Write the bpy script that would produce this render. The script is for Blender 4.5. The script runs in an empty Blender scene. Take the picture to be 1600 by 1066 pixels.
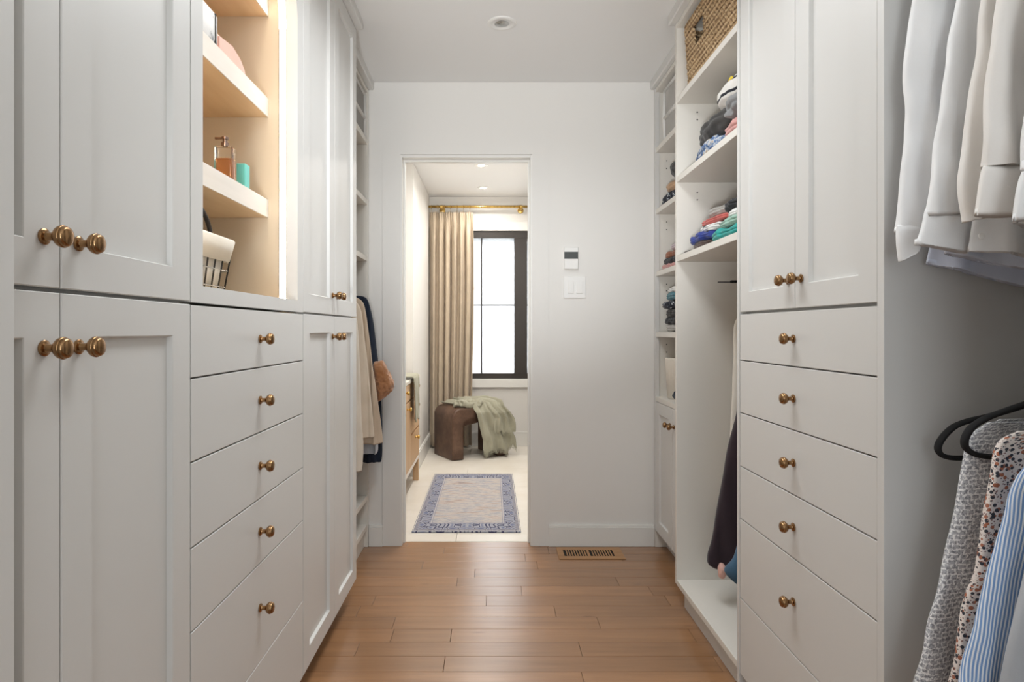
import bpy, bmesh, math, random
from mathutils import Vector, Matrix, noise
random.seed(7)
scn = bpy.context.scene
col = scn.collection
PI = math.pi

# ------------------------------------------------------------------ camera, world, lights, exposure
F = 1000.0            # focal length in pixels of the 1600 x 1066 frame
CX, CY, CZ = 768.0, 516.0, 1.135
cam_d = bpy.data.cameras.new('camera'); cam = bpy.data.objects.new('camera', cam_d); col.objects.link(cam)
cam.location = (0, 0, CZ); cam.rotation_euler = (PI/2, 0, 0)
cam_d.sensor_width = 36; cam_d.lens = 36*F/1600
cam_d.shift_x = (800-CX)/1600; cam_d.shift_y = (CY-533)/1600
cam_d.clip_start = 0.02
scn.camera = cam
scn.view_settings.view_transform = 'Standard'; scn.view_settings.look = 'None'
scn.view_settings.gamma = 1; scn.view_settings.use_curve_mapping = False
scn.view_settings.exposure = 0.6

w = bpy.data.worlds.new('world'); scn.world = w; w.use_nodes = True
w.node_tree.nodes['Background'].inputs[0].default_value = (0.86, 0.93, 1.0, 1)
w.node_tree.nodes['Background'].inputs[1].default_value = 0.7

def area(name, loc, rot, size, power, color, shape='RECTANGLE', sy=None, spread=PI):
    d = bpy.data.lights.new(name, 'AREA'); d.shape = shape; d.size = size
    if sy: d.size_y = sy
    d.energy = power; d.color = color; d.spread = spread
    o = bpy.data.objects.new(name, d); col.objects.link(o); o.location = loc; o.rotation_euler = rot
    return o
CEIL = 2.441
COOL = (0.86, 0.94, 1.0); WARM = (1.0, 0.90, 0.79); NEUT = (1.0, 0.965, 0.92)
# daylight from the window wall behind the photographer
area('daylight_behind', (0.15, -1.55, 1.35), (PI/2, 0, 0), 0.9, 8, COOL, sy=1.9)
# flash bounced off the ceiling from beside the camera
def flash(name, loc, aim, cone, power, color, blend=.6, radius=.12):
    d = bpy.data.lights.new(name, 'SPOT'); d.energy = power; d.color = color; d.spot_size = math.radians(cone); d.spot_blend = blend; d.shadow_soft_size = radius
    o = bpy.data.objects.new(name, d); col.objects.link(o); o.location = loc
    o.rotation_euler = (Vector(aim)-Vector(loc)).to_track_quat('-Z', 'Y').to_euler()
flash('bounce_flash', (-0.18, -0.20, 0.90), (0.14, 3.3, 2.05), 43, 150, (0.95, 0.98, 1.0), blend=.95)
area('closet_fill_light', (0.06, 1.8, 2.43), (0, 0, 0), 0.45, 10.5, (0.92, 0.965, 1.0), sy=1.3, spread=math.radians(150))  # added soft fill for the closet, out of view, no real fixture
area('upward_fill_light', (0.35, -0.6, 1.5), (PI-math.radians(10), 0, 0), 0.3, 6.5, (0.92, 0.97, 1.0))  # weak upward fill added near the camera
# closet downlights
for (x, y, p) in ():
    area('downlight_lamp', (x, y, 2.425), (0, 0, 0), 0.07, p, NEUT, 'DISK', spread=math.radians(150))
# bathroom: daylight through the window, added ceiling fill, downlights
area('bathroom_daylight', (0.06, 6.42, 1.33), (-PI/2, 0, 0), 0.8, 15, (0.97, 0.99, 1.0), sy=1.35)
area('bathroom_fill_light', (-0.1, 4.15, 2.43), (0, 0, 0), 0.7, 9, (1.0, 0.98, 0.95), sy=0.9)  # added fill hidden behind the door head, evens out the bathroom
for (x, y) in ((-0.08, 5.06), (-0.076, 5.86), (-0.08, 4.2)):
    area('bathroom_downlight_lamp', (x, y, 2.43), (0, 0, 0), 0.08, 4, (1.0, 0.96, 0.91), 'DISK', spread=math.radians(160))

# ------------------------------------------------------------------ helpers
def lin(c):
    r = []
    for v in c[:3]:
        v /= 255.0
        r.append(v/12.92 if v <= .04045 else ((v+.055)/1.055)**2.4)
    return (*r, 1)

class NT:
    def __init__(s, name, rough=.5, metal=0., spec=None):
        s.m = bpy.data.materials.new(name); s.m.use_nodes = True
        s.t = s.m.node_tree; s.b = s.t.nodes['Principled BSDF']
        s.b.inputs['Roughness'].default_value = rough; s.b.inputs['Metallic'].default_value = metal
        if spec is not None: s.b.inputs['Specular IOR Level'].default_value = spec
    def n(s, typ, **kw):
        nd = s.t.nodes.new(typ)
        for k, v in kw.items():
            if k in nd.inputs: nd.inputs[k].default_value = v
            else: setattr(nd, k, v)
        return nd
    def l(s, a, b): s.t.links.new(a, b)
    def coord(s, kind='Object', scale=(1, 1, 1), rot=(0, 0, 0)):
        c = s.n('ShaderNodeTexCoord'); m = s.n('ShaderNodeMapping')
        m.inputs['Scale'].default_value = scale; m.inputs['Rotation'].default_value = rot
        s.l(c.outputs[kind], m.inputs[0]); return m.outputs[0]
    def ramp(s, fac, stops, interp='LINEAR'):
        r = s.n('ShaderNodeValToRGB'); r.color_ramp.interpolation = interp
        e = r.color_ramp.elements
        e[0].position, e[0].color = stops[0][0], lin(stops[0][1]); e[1].position, e[1].color = stops[-1][0], lin(stops[-1][1])
        for p, c in stops[1:-1]:
            x = e.new(p); x.color = lin(c)
        s.l(fac, r.inputs[0]); return r.outputs[0]
    def mix(s, fac, a, b, mode='MIX'):
        m = s.n('ShaderNodeMix', data_type='RGBA', blend_type=mode)
        for sock, v in ((m.inputs[0], fac), (m.inputs[6], a), (m.inputs[7], b)):
            if isinstance(v, (int, float)): sock.default_value = v
            elif isinstance(v, tuple): sock.default_value = lin(v)
            else: s.l(v, sock)
        return m.outputs[2]
    def base(s, v):
        if isinstance(v, tuple): s.b.inputs['Base Color'].default_value = lin(v)
        else: s.l(v, s.b.inputs['Base Color'])
    def bump(s, h, strength=.2, dist=.002):
        b = s.n('ShaderNodeBump'); b.inputs['Strength'].default_value = strength; b.inputs['Distance'].default_value = dist
        s.l(h, b.inputs['Height']); s.l(b.outputs[0], s.b.inputs['Normal'])
    def noise(s, vec, scale, detail=3, rough=.5):
        n = s.n('ShaderNodeTexNoise', Scale=scale, Detail=detail, Roughness=rough)
        s.l(vec, n.inputs['Vector']); return n.outputs[0]

def plain(name, c, rough=.5, metal=0., bscale=0, bstr=.1, bdist=.001, var=0):
    m = NT(name, rough, metal)
    v = m.coord()
    if var:
        f = m.noise(v, 6, 3)
        m.base(m.ramp(f, [(.3, tuple(max(0, k-var) for k in c)), (.7, tuple(min(255, k+var) for k in c))]))
    else: m.base(c)
    if bscale: m.bump(m.noise(v, bscale, 3), bstr, bdist)
    return m.m

M = {}
PAINT = (217, 215, 211)
M['cabinet'] = plain('cabinet_paint', PAINT, .38, bscale=90, bstr=.03, bdist=.0005)
M['wall'] = plain('wall_paint', (226, 223, 218), .7, bscale=160, bstr=.05, bdist=.0005)
M['trim'] = plain('trim_paint', (228, 226, 221), .4)
M['ceiling'] = plain('ceiling_paint', (236, 235, 233), .8, bscale=160, bstr=.05, bdist=.0005)
M['shelf'] = plain('melamine', (228, 223, 214), .45)
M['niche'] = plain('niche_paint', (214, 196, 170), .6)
M['white'] = plain('white_plastic', (232, 230, 226), .35)
M['black'] = plain('black_velvet', (16, 15, 16), .9, bscale=500, bstr=.2)
M['blackmetal'] = plain('black_metal', (46, 39, 33), .45)
M['dark'] = plain('dark_gap', (24, 22, 20), .8)
M['screen'] = plain('grey_screen', (70, 72, 70), .25)

def brass(name, c, rough):
    m = NT(name, rough, 1.0); v = m.coord()
    f = m.noise(v, 60, 4)
    m.base(m.ramp(f, [(.35, tuple(int(k*.82) for k in c)), (.65, c)]))
    return m.m
M['brass'] = brass('aged_brass', (166, 130, 92), .22)
M['gold'] = brass('bright_brass', (222, 186, 110), .25)
M['steel'] = brass('steel', (190, 190, 188), .25)

def wood(name, c1, c2, axis, rough=.35, knots=False, rand=0, sc=1.0):
    m = NT(name, rough, 0)
    s = {'x': (1.2*sc, 14*sc, 14*sc), 'z': (14*sc, 14*sc, 1.2*sc), 'y': (14*sc, 1.2*sc, 14*sc)}[axis]
    v = m.coord('Object', s)
    if rand:
        oi = m.n('ShaderNodeObjectInfo'); ad = m.n('ShaderNodeVectorMath', operation='ADD')
        mu = m.n('ShaderNodeVectorMath', operation='SCALE'); mu.inputs['Scale'].default_value = 37.
        cb = m.n('ShaderNodeCombineXYZ'); m.l(oi.outputs['Random'], cb.inputs[0]); m.l(oi.outputs['Random'], cb.inputs[1])
        m.l(cb.outputs[0], mu.inputs[0]); m.l(v, ad.inputs[0]); m.l(mu.outputs[0], ad.inputs[1]); v = ad.outputs[0]
    f = m.noise(v, 2.0, 6, .6)
    colr = m.ramp(f, [(.3, c1), (.7, c2)])
    if rand:
        mr = m.n('ShaderNodeMapRange'); mr.inputs[3].default_value = 1-rand; mr.inputs[4].default_value = 1+rand*.5
        m.l(oi.outputs['Random'], mr.inputs[0])
        hs = m.n('ShaderNodeHueSaturation'); m.l(mr.outputs[0], hs.inputs['Value']); m.l(colr, hs.inputs['Color']); colr = hs.outputs[0]
    if knots:
        v2 = m.coord('Object', (2.5, 9, 9)); vo = m.n('ShaderNodeTexVoronoi', Scale=.9); m.l(v2, vo.inputs['Vector'])
        k = m.ramp(vo.outputs['Distance'], [(0, (120, 84, 54)), (.07, (255, 255, 255))])
        colr = m.mix(.45, colr, k, 'MULTIPLY')
    m.base(colr); m.bump(f, .06, .001)
    if knots: m.b.inputs['Coat Weight'].default_value = .6; m.b.inputs['Coat Roughness'].default_value = .24
    return m.m
M['floorwood'] = wood('oak_plank', (140, 100, 66), (164, 120, 82), 'x', .30, True, .16)
M['maple'] = wood('pale_maple', (226, 194, 152), (236, 208, 170), 'y', .4)
M['maplefront'] = wood('lit_maple', (232, 224, 214), (240, 233, 224), 'y', .4)  # maple lightened for shelf fronts, the light on them put into the colour
M['oak'] = wood('vanity_oak', (196, 158, 118), (214, 178, 138), 'z', .45)
M['ventwood'] = wood('vent_oak', (160, 116, 72), (182, 136, 90), 'x', .4)

def tilemat():
    m = NT('limestone_tile', .35); v = m.coord()
    f = m.noise(v, 3.5, 5, .6)
    m.base(m.ramp(f, [(.3, (222, 214, 200)), (.7, (234, 228, 218))])); m.bump(f, .05, .001)
    return m.m
M['tile'] = tilemat()

def leather():
    m = NT('brown_leather', .42); v = m.coord()
    f = m.noise(v, 7, 6, .65); g = m.noise(v, 220, 3)
    m.base(m.ramp(f, [(.3, (66, 46, 35)), (.5, (88, 63, 48)), (.72, (116, 88, 70))])); m.bump(g, .25, .001)
    return m.m
M['leather'] = leather()

def fabric(name, c, var=8, rough=.92, scale=420, bstr=.25, sheen=.15):
    m = NT(name, rough); v = m.coord()
    f = m.noise(v, 9, 4)
    m.base(m.ramp(f, [(.3, tuple(max(0, k-var) for k in c)), (.7, tuple(min(255, k+var) for k in c))]))
    m.bump(m.noise(v, scale, 2), bstr, .001)
    m.b.inputs['Sheen Weight'].default_value = sheen
    return m.m
def print_fabric(kind):
    m = NT('print_'+kind, .85); v = m.coord('UV')
    if kind == 'blue_stripe':
        wv = m.n('ShaderNodeTexWave', Scale=62.0, Distortion=.35); wv.bands_direction = 'X'; wv.inputs['Detail'].default_value = 1
        m.l(m.coord('UV', rot=(0, 0, .10)), wv.inputs['Vector'])
        m.base(m.ramp(wv.outputs[0], [(.30, (232, 235, 240)), (.48, (142, 172, 212)), (1, (118, 152, 200))]))
        m.bump(wv.outputs[0], .25, .0012)
    elif kind == 'grey_animal':
        vm = m.coord('UV', (105, 92, 1), (0, 0, .12))
        br = m.n('ShaderNodeTexBrick', Scale=1.0); br.offset = .5
        br.inputs['Color1'].default_value = (1, 1, 1, 1); br.inputs['Color2'].default_value = (.85, .85, .85, 1); br.inputs['Mortar'].default_value = (0, 0, 0, 1)
        br.inputs['Mortar Size'].default_value = .13; br.inputs['Brick Width'].default_value = 1.15; br.inputs['Row Height'].default_value = .8
        nz = m.n('ShaderNodeTexNoise', Scale=1.6, Detail=3.0); m.l(vm, nz.inputs['Vector'])
        ad = m.n('ShaderNodeVectorMath', operation='MULTIPLY_ADD'); m.l(nz.outputs['Color'], ad.inputs[0]); ad.inputs[1].default_value = (.9, .9, 0); m.l(vm, ad.inputs[2])
        m.l(ad.outputs[0], br.inputs['Vector'])
        ed = m.ramp(br.outputs['Color'], [(.4, (236, 235, 234)), (.6, (180, 180, 184))])
        n2 = m.noise(vm, 2.3, 3)
        dk = m.ramp(n2, [(.46, (255, 255, 255)), (.54, (165, 165, 170))], 'CONSTANT')
        m.base(m.mix(.75, ed, m.mix(1.0, ed, dk, 'MULTIPLY')))
    elif kind == 'floral_dot':
        base = (232, 221, 213)
        cur = base
        for sc, thr, c, rx in ((105, .36, (176, 108, 80), 0), (115, .34, (60, 62, 70), 1.7), (230, .30, (150, 120, 112), .8), (180, .27, (70, 66, 70), .5)):
            vv = m.coord('UV', (1, 1, 1), (0, 0, rx))
            vo = m.n('ShaderNodeTexVoronoi', Scale=float(sc)); vo.inputs['Randomness'].default_value = .8; m.l(vv, vo.inputs['Vector'])
            mk = m.ramp(vo.outputs['Distance'], [(0, (255, 255, 255)), (thr, (0, 0, 0))], 'CONSTANT')
            cur = m.mix(mk, cur, c)
        m.base(cur)
    elif kind == 'black_stripe':
        wv = m.n('ShaderNodeTexWave', Scale=7.5, Distortion=2.0); wv.bands_direction = 'Z'; wv.inputs['Detail'].default_value = 1; wv.inputs['Detail Scale'].default_value = .6
        m.l(m.coord('Object'), wv.inputs['Vector'])
        m.base(m.ramp(wv.outputs[0], [(0, (36, 36, 44)), (.10, (224, 220, 214))], 'CONSTANT'))
    elif kind == 'denim_patch':
        v3 = m.coord('Object'); f = m.noise(v3, 38, 4, .6)
        m.base(m.ramp(f, [(.38, (62, 82, 118)), (.5, (96, 122, 162)), (.58, (206, 208, 208)), (.66, (170, 140, 110))]))
    elif kind == 'navy_print':
        v3 = m.coord('Object'); f = m.noise(v3, 60, 3, .6)
        m.base(m.ramp(f, [(.55, (34, 38, 50)), (.62, (196, 200, 204))]))
    elif kind == 'white_print':
        v3 = m.coord('Object'); f = m.noise(v3, 48, 3, .6)
        m.base(m.ramp(f, [(.56, (232, 230, 226)), (.62, (50, 60, 60))]))
    return m.m
FAB = {
 'white_shirt': fabric('white_cotton', (242, 241, 240), 3, .85), 'blue_white': fabric('bluish_white_cotton', (226, 230, 243), 3, .85),
 'ivory': fabric('ivory_cotton', (240, 235, 229), 3, .85),
 'greytee': fabric('pale_grey_knit', (176, 178, 182)),
 'beige': fabric('beige_wool', (206, 190, 170), 8, .95, 260, .5), 'sand': fabric('sand_wool', (190, 170, 148), 8, .95, 260, .5),
 'cream': fabric('cream_wool', (216, 204, 188), 8, .95, 260, .5), 'navy': fabric('navy_wool', (20, 32, 50), 4), 'tan_fur': fabric('tan_fleece', (172, 122, 84), 22, 1, 130, 1, .4),
 'pale_blue': fabric('pale_blue_cotton', (196, 204, 214)),
 'plum': fabric('dark_plum_wool', (44, 30, 38), 5), 'denim': fabric('blue_denim', (64, 98, 124), 12), 'sage': fabric('sage_linen', (160, 157, 138), 8, .95, 300, .5),
 'curtain': fabric('linen_curtain', (194, 177, 154), 5, .95, 300, .3), 'charcoal': fabric('charcoal_jersey', (62, 60, 58)),
 'pink': fabric('dusty_pink_jersey', (206, 152, 146)), 'grey': fabric('grey_jersey', (134, 134, 134)), 'lightgrey': fabric('light_grey_jersey', (172, 168, 162)),
 'coral': fabric('coral_jersey', (196, 98, 90)), 'blue': fabric('royal_blue_cotton', (46, 62, 136)), 'teal': fabric('teal_jersey', (34, 150, 142)),
 'mint': fabric('mint_jersey', (150, 184, 168)), 'blackjersey': fabric('black_jersey', (32, 32, 36)), 'brown': fabric('brown_jersey', (84, 66, 58)),
 'tan': fabric('tan_jersey', (190, 154, 120)), 'rust': fabric('rust_brown_knit', (150, 94, 66)), 'mutedteal': fabric('muted_teal_knit', (84, 128, 138)), 'lilac': fabric('lilac_fleece', (206, 190, 194)),
 'linen': fabric('cream_linen', (234, 226, 212), 5), 'pouchpink': fabric('pink_pouch', (232, 184, 170), 5, .6), 'bingrey': fabric('grey_bin_fabric', (150, 146, 140), 5), 'whitefab': fabric('white_piping', (228, 226, 222), 3),
}
for k in ('blue_stripe', 'grey_animal', 'floral_dot', 'black_stripe', 'denim_patch', 'navy_print', 'white_print'): FAB[k] = print_fabric(k)

def emis(name, c, s):
    m = bpy.data.materials.new(name); m.use_nodes = True; t = m.node_tree; t.nodes.clear()
    e = t.nodes.new('ShaderNodeEmission'); e.inputs[0].default_value = lin(c); e.inputs[1].default_value = s
    o = t.nodes.new('ShaderNodeOutputMaterial'); t.links.new(e.outputs[0], o.inputs[0]); return m
M['led'] = emis('led_strip', (255, 240, 220), 21)
M['lamp'] = emis('lamp_glow', (255, 240, 220), 14)

def wpos(o):
    v = Vector((0, 0, 0))
    while o: v += o.location; o = o.parent
    return v
def uniq(name): return name
def finish(name, bm, mat, parent=None, smooth=False, origin=None, mats=None, keep=False):
    """link a bmesh given in world coordinates as ONE object"""
    bmesh.ops.recalc_face_normals(bm, faces=bm.faces)
    if parent is not None: org = wpos(parent)
    elif origin is not None: org = Vector(origin)
    else:
        xs = [v.co.x for v in bm.verts]; ys = [v.co.y for v in bm.verts]; zs = [v.co.z for v in bm.verts]
        org = Vector(((min(xs)+max(xs))/2, (min(ys)+max(ys))/2, min(zs)))
    for v in bm.verts: v.co -= org
    me = bpy.data.meshes.new(name); bm.to_mesh(me); bm.free()
    for m in (mats or [mat]): me.materials.append(m)
    if smooth:
        for p in me.polygons: p.use_smooth = True
    o = bpy.data.objects.new(name, me); col.objects.link(o)
    if parent is not None: o.parent = parent
    else: o.location = org
    if smooth == 'auto':
        try: me.set_sharp_from_angle(angle=math.radians(40))
        except Exception: pass
    return o
def tag(o, label=None, cat=None, group=None, kind=None):
    if label: o['label'] = label
    if cat: o['category'] = cat
    if group: o['group'] = group
    if kind: o['kind'] = kind
    return o
def thing(name, loc, label, cat, group=None):
    o = bpy.data.objects.new(name, None); o.empty_display_size = .05; col.objects.link(o); o.location = loc
    return tag(o, label, cat, group)
def struct(name, bm, mat, parent=None, smooth=False):
    o = finish(name, bm, mat, parent, smooth)
    if parent is None: o['kind'] = 'structure'
    return o
def nb(): return bmesh.new()
def box(bm, x0, x1, y0, y1, z0, z1, bev=0., mi=0):
    if x0 > x1: x0, x1 = x1, x0
    r = bmesh.ops.create_cube(bm, size=1)
    vs = r['verts']
    for v in vs:
        v.co = Vector((x0+(v.co.x+.5)*(x1-x0), y0+(v.co.y+.5)*(y1-y0), z0+(v.co.z+.5)*(z1-z0)))
    fs = {f for v in vs for f in v.link_faces}
    for f in fs: f.material_index = mi
    if bev:
        es = list({e for v in vs for e in v.link_edges})
        bmesh.ops.bevel(bm, geom=es, offset=bev, segments=2, affect='EDGES', profile=.5)
    return bm
def bx(*a, **k): return box(nb(), *a, **k)
def tube(bm, pts, r, seg=10, closed=False, sx=1.0, sz=1.0):
    pts = [Vector(p) for p in pts]; n = len(pts); rings = []
    up0 = None
    for i, p in enumerate(pts):
        if closed: d = (pts[(i+1) % n]-pts[i-1])
        else: d = (pts[min(i+1, n-1)]-pts[max(i-1, 0)])
        d.normalize()
        if up0 is None:
            up0 = Vector((0, 0, 1)) if abs(d.z) < .9 else Vector((0, 1, 0))
        a = d.cross(up0)
        if a.length < 1e-5: a = d.cross(Vector((1, 0, 0)))
        a.normalize(); b = a.cross(d).normalized(); up0 = b
        rr = r[i] if isinstance(r, (list, tuple)) else r
        rings.append([bm.verts.new(p+a*math.cos(t)*rr*sx+b*math.sin(t)*rr*sz) for t in (2*PI*k/seg for k in range(seg))])
    m = n if closed else n-1
    for i in range(m):
        A, B = rings[i], rings[(i+1) % n]
        for k in range(seg): bm.faces.new((A[k], A[(k+1) % seg], B[(k+1) % seg], B[k]))
    if not closed:
        bm.faces.new(rings[0]); bm.faces.new(list(reversed(rings[-1])))
    return bm
def lathe(bm, prof, c, axis='z', seg=20, sign=1):
    """prof: (along, radius) pairs"""
    rings = []
    def pt(h, r, t):
        a, b = r*math.cos(t), r*math.sin(t)
        if axis == 'z': return Vector((a, b, h))
        if axis == 'x': return Vector((h*sign, a, b))
        return Vector((a, h*sign, b))
    for h, r in prof:
        rings.append([bm.verts.new(Vector(c)+pt(h, max(r, 1e-5), 2*PI*k/seg)) for k in range(seg)])
    for A, B in zip(rings, rings[1:]):
        for k in range(seg): bm.faces.new((A[k], A[(k+1) % seg], B[(k+1) % seg], B[k]))
    bm.faces.new(rings[0]); bm.faces.new(list(reversed(rings[-1])))
    return bm

def P(px, py, Y): return Vector(((px-CX)*Y/F, Y, CZ+(CY-py)*Y/F))

# ------------------------------------------------------------------ knobs (shared mesh)
KPROF = [(0, .0095), (.0012, .0105), (.0035, .0105), (.0048, .0088), (.0056, .0060), (.008, .0052), (.014, .0052), (.0162, .0062),
         (.0175, .0095), (.0200, .0122), (.0232, .0140), (.0262, .0146), (.0275, .0143), (.0280, .0134), (.0302, .0132), (.0325, .0122), (.0340, .0100), (.0350, .0060), (.0354, .0)]
_k = {}
def knob(parent, x, y, z, sign, scale=1.0, mat='brass', axis='x'):
    key = (sign, scale, mat, axis)
    if key not in _k:
        bm = nb(); lathe(bm, [(h*scale, r*scale) for h, r in KPROF], (0, 0, 0), axis, 28, sign)
        bmesh.ops.recalc_face_normals(bm, faces=bm.faces)
        me = bpy.data.meshes.new('knob'); bm.to_mesh(me); bm.free(); me.materials.append(M[mat])
        for p in me.polygons: p.use_smooth = True
        me.set_sharp_from_angle(angle=math.radians(50))
        _k[key] = me
    o = bpy.data.objects.new('knob', _k[key]); col.objects.link(o); o.parent = parent
    o.location = Vector((x, y, z))-wpos(parent)
    return o

# door / drawer fronts whose outer face lies at X = xf and looks toward sign s (+1: left run, -1: right run)
def shaker_door(parent, xf, s, y0, y1, z0, z1, st=.065, rl=.058, mat='cabinet', tk=.02):
    bm = nb()
    g = .0015; y0 += g; y1 -= g; z0 += g; z1 -= g
    def loop(iy, iz, d): return [bm.verts.new((xf-s*d, y, z)) for y, z in ((y0+iy, z0+iz), (y1-iy, z0+iz), (y1-iy, z1-iz), (y0+iy, z1-iz))]
    L = [loop(st+.004, rl+.004, tk), loop(0, 0, tk), loop(0, 0, .0015), loop(.0015, .0015, 0), loop(st, rl, 0), loop(st+.0015, rl+.0015, .0012), loop(st+.0035, rl+.0035, .0105)]
    L.append(L[0])
    for A, B in zip(L, L[1:]):
        for k in range(4): bm.faces.new((A[k], A[(k+1) % 4], B[(k+1) % 4], B[k]))
    d = finish('door', bm, M[mat], parent)
    finish('panel', bx(xf-s*.0105, xf-s*.0185, y0+st-.006, y1-st+.006, z0+rl-.006, z1-rl+.006), M[mat], d)
    return d
def drawer_front(parent, xf, s, y0, y1, z0, z1, knobs=(), mat='cabinet', name='drawer', kmat='brass', kscale=1.0):
    g = .0016
    d = finish(name, bx(xf, xf-s*.02, y0+g, y1-g, z0+g, z1-g, bev=.0012), M[mat], parent)
    for (ky, kz) in knobs: knob(d, xf, ky, kz, s, kscale, kmat)
    return d

# ------------------------------------------------------------------ room shell
CEIL = 2.441
XL, XR = -1.22, 1.40
YB, YF = -1.60, 3.367          # wall behind the camera, front face of the far wall
T = .115
floor = struct('floor', bx(XL-.1, XR+.1, YB-.1, YF+.06, -.08, -.013), M['dark'])
# hardwood planks running across the aisle
pitch = .1017; y = 2.125-pitch*36
rows = []
while y < 3.43:
    y1 = min(y+pitch, 3.432)
    if y1 > -1.5: rows.append((y, y1))
    y += pitch
# measured board ends of the rows in view (x in metres), the rest are random
def xw(px, Y): return (px-CX)*Y/F
known = {}
for (px, py) in ((694, 860), (820, 868), (586, 935), (873, 956), (714, 910), (760, 935), (1058, 892), (612, 995), (693, 1045), (815, 925), (705, 990), (910, 1025), (560, 1010), (935, 972), (867, 955), (618, 965), (840, 886), (910, 1057), (905, 1008)):
    Y = 1.135/(py-CY)*1000
    for i, (a, b) in enumerate(rows):
        if a <= Y < b: known.setdefault(i, []).append(xw(px, Y))
rnd = random.Random(5)
for i, (a, b) in enumerate(rows):
    cuts = []
    for q in sorted(known.get(i, [])):
        if not cuts or q-cuts[-1] > .12: cuts.append(q)
    if not cuts: cuts = [rnd.uniform(-.6, .2)]
    c = cuts[:]
    while c[0] > -1.0: c.insert(0, c[0]-rnd.uniform(.45, 1.1))
    while c[-1] < 1.2: c.append(c[-1]+rnd.uniform(.45, 1.1))
    c[0] = -1.2; c[-1] = 1.35
    for x0, x1 in zip(c, c[1:]):
        p = finish('plank', bx(x0+.0006, x1-.0006, a+.0006, b-.0006, -.0125, 0, bev=.0011), M['floorwood'], floor)

bfloor = struct('floor', bx(-1.12, .55, 3.434, 6.45, -.08, -.011), plain('grout', (196, 188, 176), .9))
tx = -.192-1.2; r = 0; yy = 3.435
while yy < 6.3:
    y2 = min(yy+.6, 6.36)
    off = 0 if r % 2 == 0 else -.4
    x = tx+off
    while x < .5:
        x1 = min(x+1.2, .5)
        if x1 > -1.05: finish('tile', bx(max(x, -1.05)+.001, x1-.001, yy+.001, y2-.001, -.0105, 0, bev=.0008), M['tile'], bfloor)
        x += 1.2
    yy += .6; r += 1

struct('ceiling', bx(XL-.1, XR+.1, YB-.1, YF+T, CEIL, CEIL+.1), M['ceiling'])
struct('ceiling', bx(-1.12, .55, YF+T+.001, 6.5, CEIL, CEIL+.1), M['ceiling'])
struct('wall_left', bx(XL-.1, XL, YB, YF, -.012, CEIL-.001), M['wall'])
struct('wall_right', bx(XR, XR+.1, YB, YF, -.012, CEIL-.001), M['wall'])
# wall behind the photographer, with a window opening
bm = nb()
box(bm, XL, -.40, YB-.1, YB, 0, CEIL); box(bm, .70, XR, YB-.1, YB, 0, CEIL)
box(bm, -.40, .70, YB-.1, YB, 0, .35); box(bm, -.40, .70, YB-.1, YB, 2.3, CEIL)
struct('wall_back', bm, M['wall'])
# far wall with the doorway
DX0, DX1, DZ = (625-CX)*YF/F, (832-CX)*YF/F, 2.056
bm = nb()
box(bm, XL, DX0, YF, YF+T, .0, CEIL-.001); box(bm, DX1, XR, YF, YF+T, .0, CEIL-.001); box(bm, DX0, DX1, YF, YF+T, DZ, CEIL-.001)
struct('wall_front', bm, M['wall'])
# door lining: jambs and head, slightly proud, with stop bead
bm = nb()
for s, x in ((1, DX0), (-1, DX1)):
    box(bm, x, x+s*.012, YF-.004, YF+T+.004, 0.001, DZ, bev=.0015)
box(bm, DX0+.012, DX1-.012, YF-.004, YF+T+.004, DZ-.014, DZ, bev=.0015)
jo = struct('door_1', bm, M['trim'])
bm = nb()
for s, x in ((1, DX0+.012), (-1, DX1-.012)):
    box(bm, x, x+s*.009, YF+.045, YF+.075, .001, DZ-.014)
box(bm, DX0+.021, DX1-.021, YF+.045, YF+.075, DZ-.024, DZ-.014)
finish('door_stop', bm, M['trim'], jo)
# wide flat casing around the doorway (px 598..622, 836..857, head at 215)
CXL, CXR, CZT = (598-CX)*YF/F, (857-CX)*YF/F, CZ+(516-215)*YF/F
for args in ((CXL, DX0+.003, 0.001, CZT), (DX1-.003, CXR, .001, CZT)):
    struct('trim_1', bx(args[0], args[1], YF-.007, YF, args[2], args[3], bev=.0), M['wall'])
struct('trim_2', bx(DX0+.003, DX1-.003, YF-.007, YF, DZ+.002, CZT, bev=.0), M['wall'])
# baseboards of the far wall
def baseboard(name, x0, x1, y0, y1, h, side):
    bm = nb(); box(bm, x0, x1, y0, y1, .001, h-.012)
    if side == 'y': box(bm, x0, x1, y0+.005, y1, h-.012, h, bev=.002)
    else: box(bm, min(x0, x1), max(x0, x1)-.005, y0, y1, h-.012, h, bev=.002)
    return struct(name, bm, M['trim'])
baseboard('baseboard_front', CXR, .853, YF-.016, YF, .112, 'y')
baseboard('baseboard_front', -.643, CXL, YF-.016, YF, .112, 'y')

# ---- bathroom shell
BY = 6.27
struct('wall_left', bx(-1.12, -1.02, YF+T, 4.95, -.01, CEIL-.001), M['wall'])
struct('wall_left', bx(-1.12, -.608, 4.951, BY, -.01, CEIL-.001), M['wall'])
struct('wall_right', bx(.395, .5, YF+T+.001, BY, -.01, CEIL-.001), M['wall'])
WX0, WX1, WZ0, WZ1 = (722-CX)*BY/F, .394, CZ-(592-516)*BY/F, CZ+(516-361)*BY/F
bm = nb()
box(bm, -1.12, WX0, BY, BY+.12, -.01, CEIL-.001); box(bm, WX1, .5, BY, BY+.12, -.01, CEIL-.001)
box(bm, WX0, WX1, BY, BY+.12, -.01, WZ0); box(bm, WX0, WX1, BY, BY+.12, WZ1, CEIL-.001)
struct('wall_front', bm, M['wall'])
baseboard('baseboard_front', -.59, .378, BY-.016, BY, .14, 'y')
baseboard('baseboard_left', -.608, -.592, 4.96, BY-.001, .14, 'x')
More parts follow.
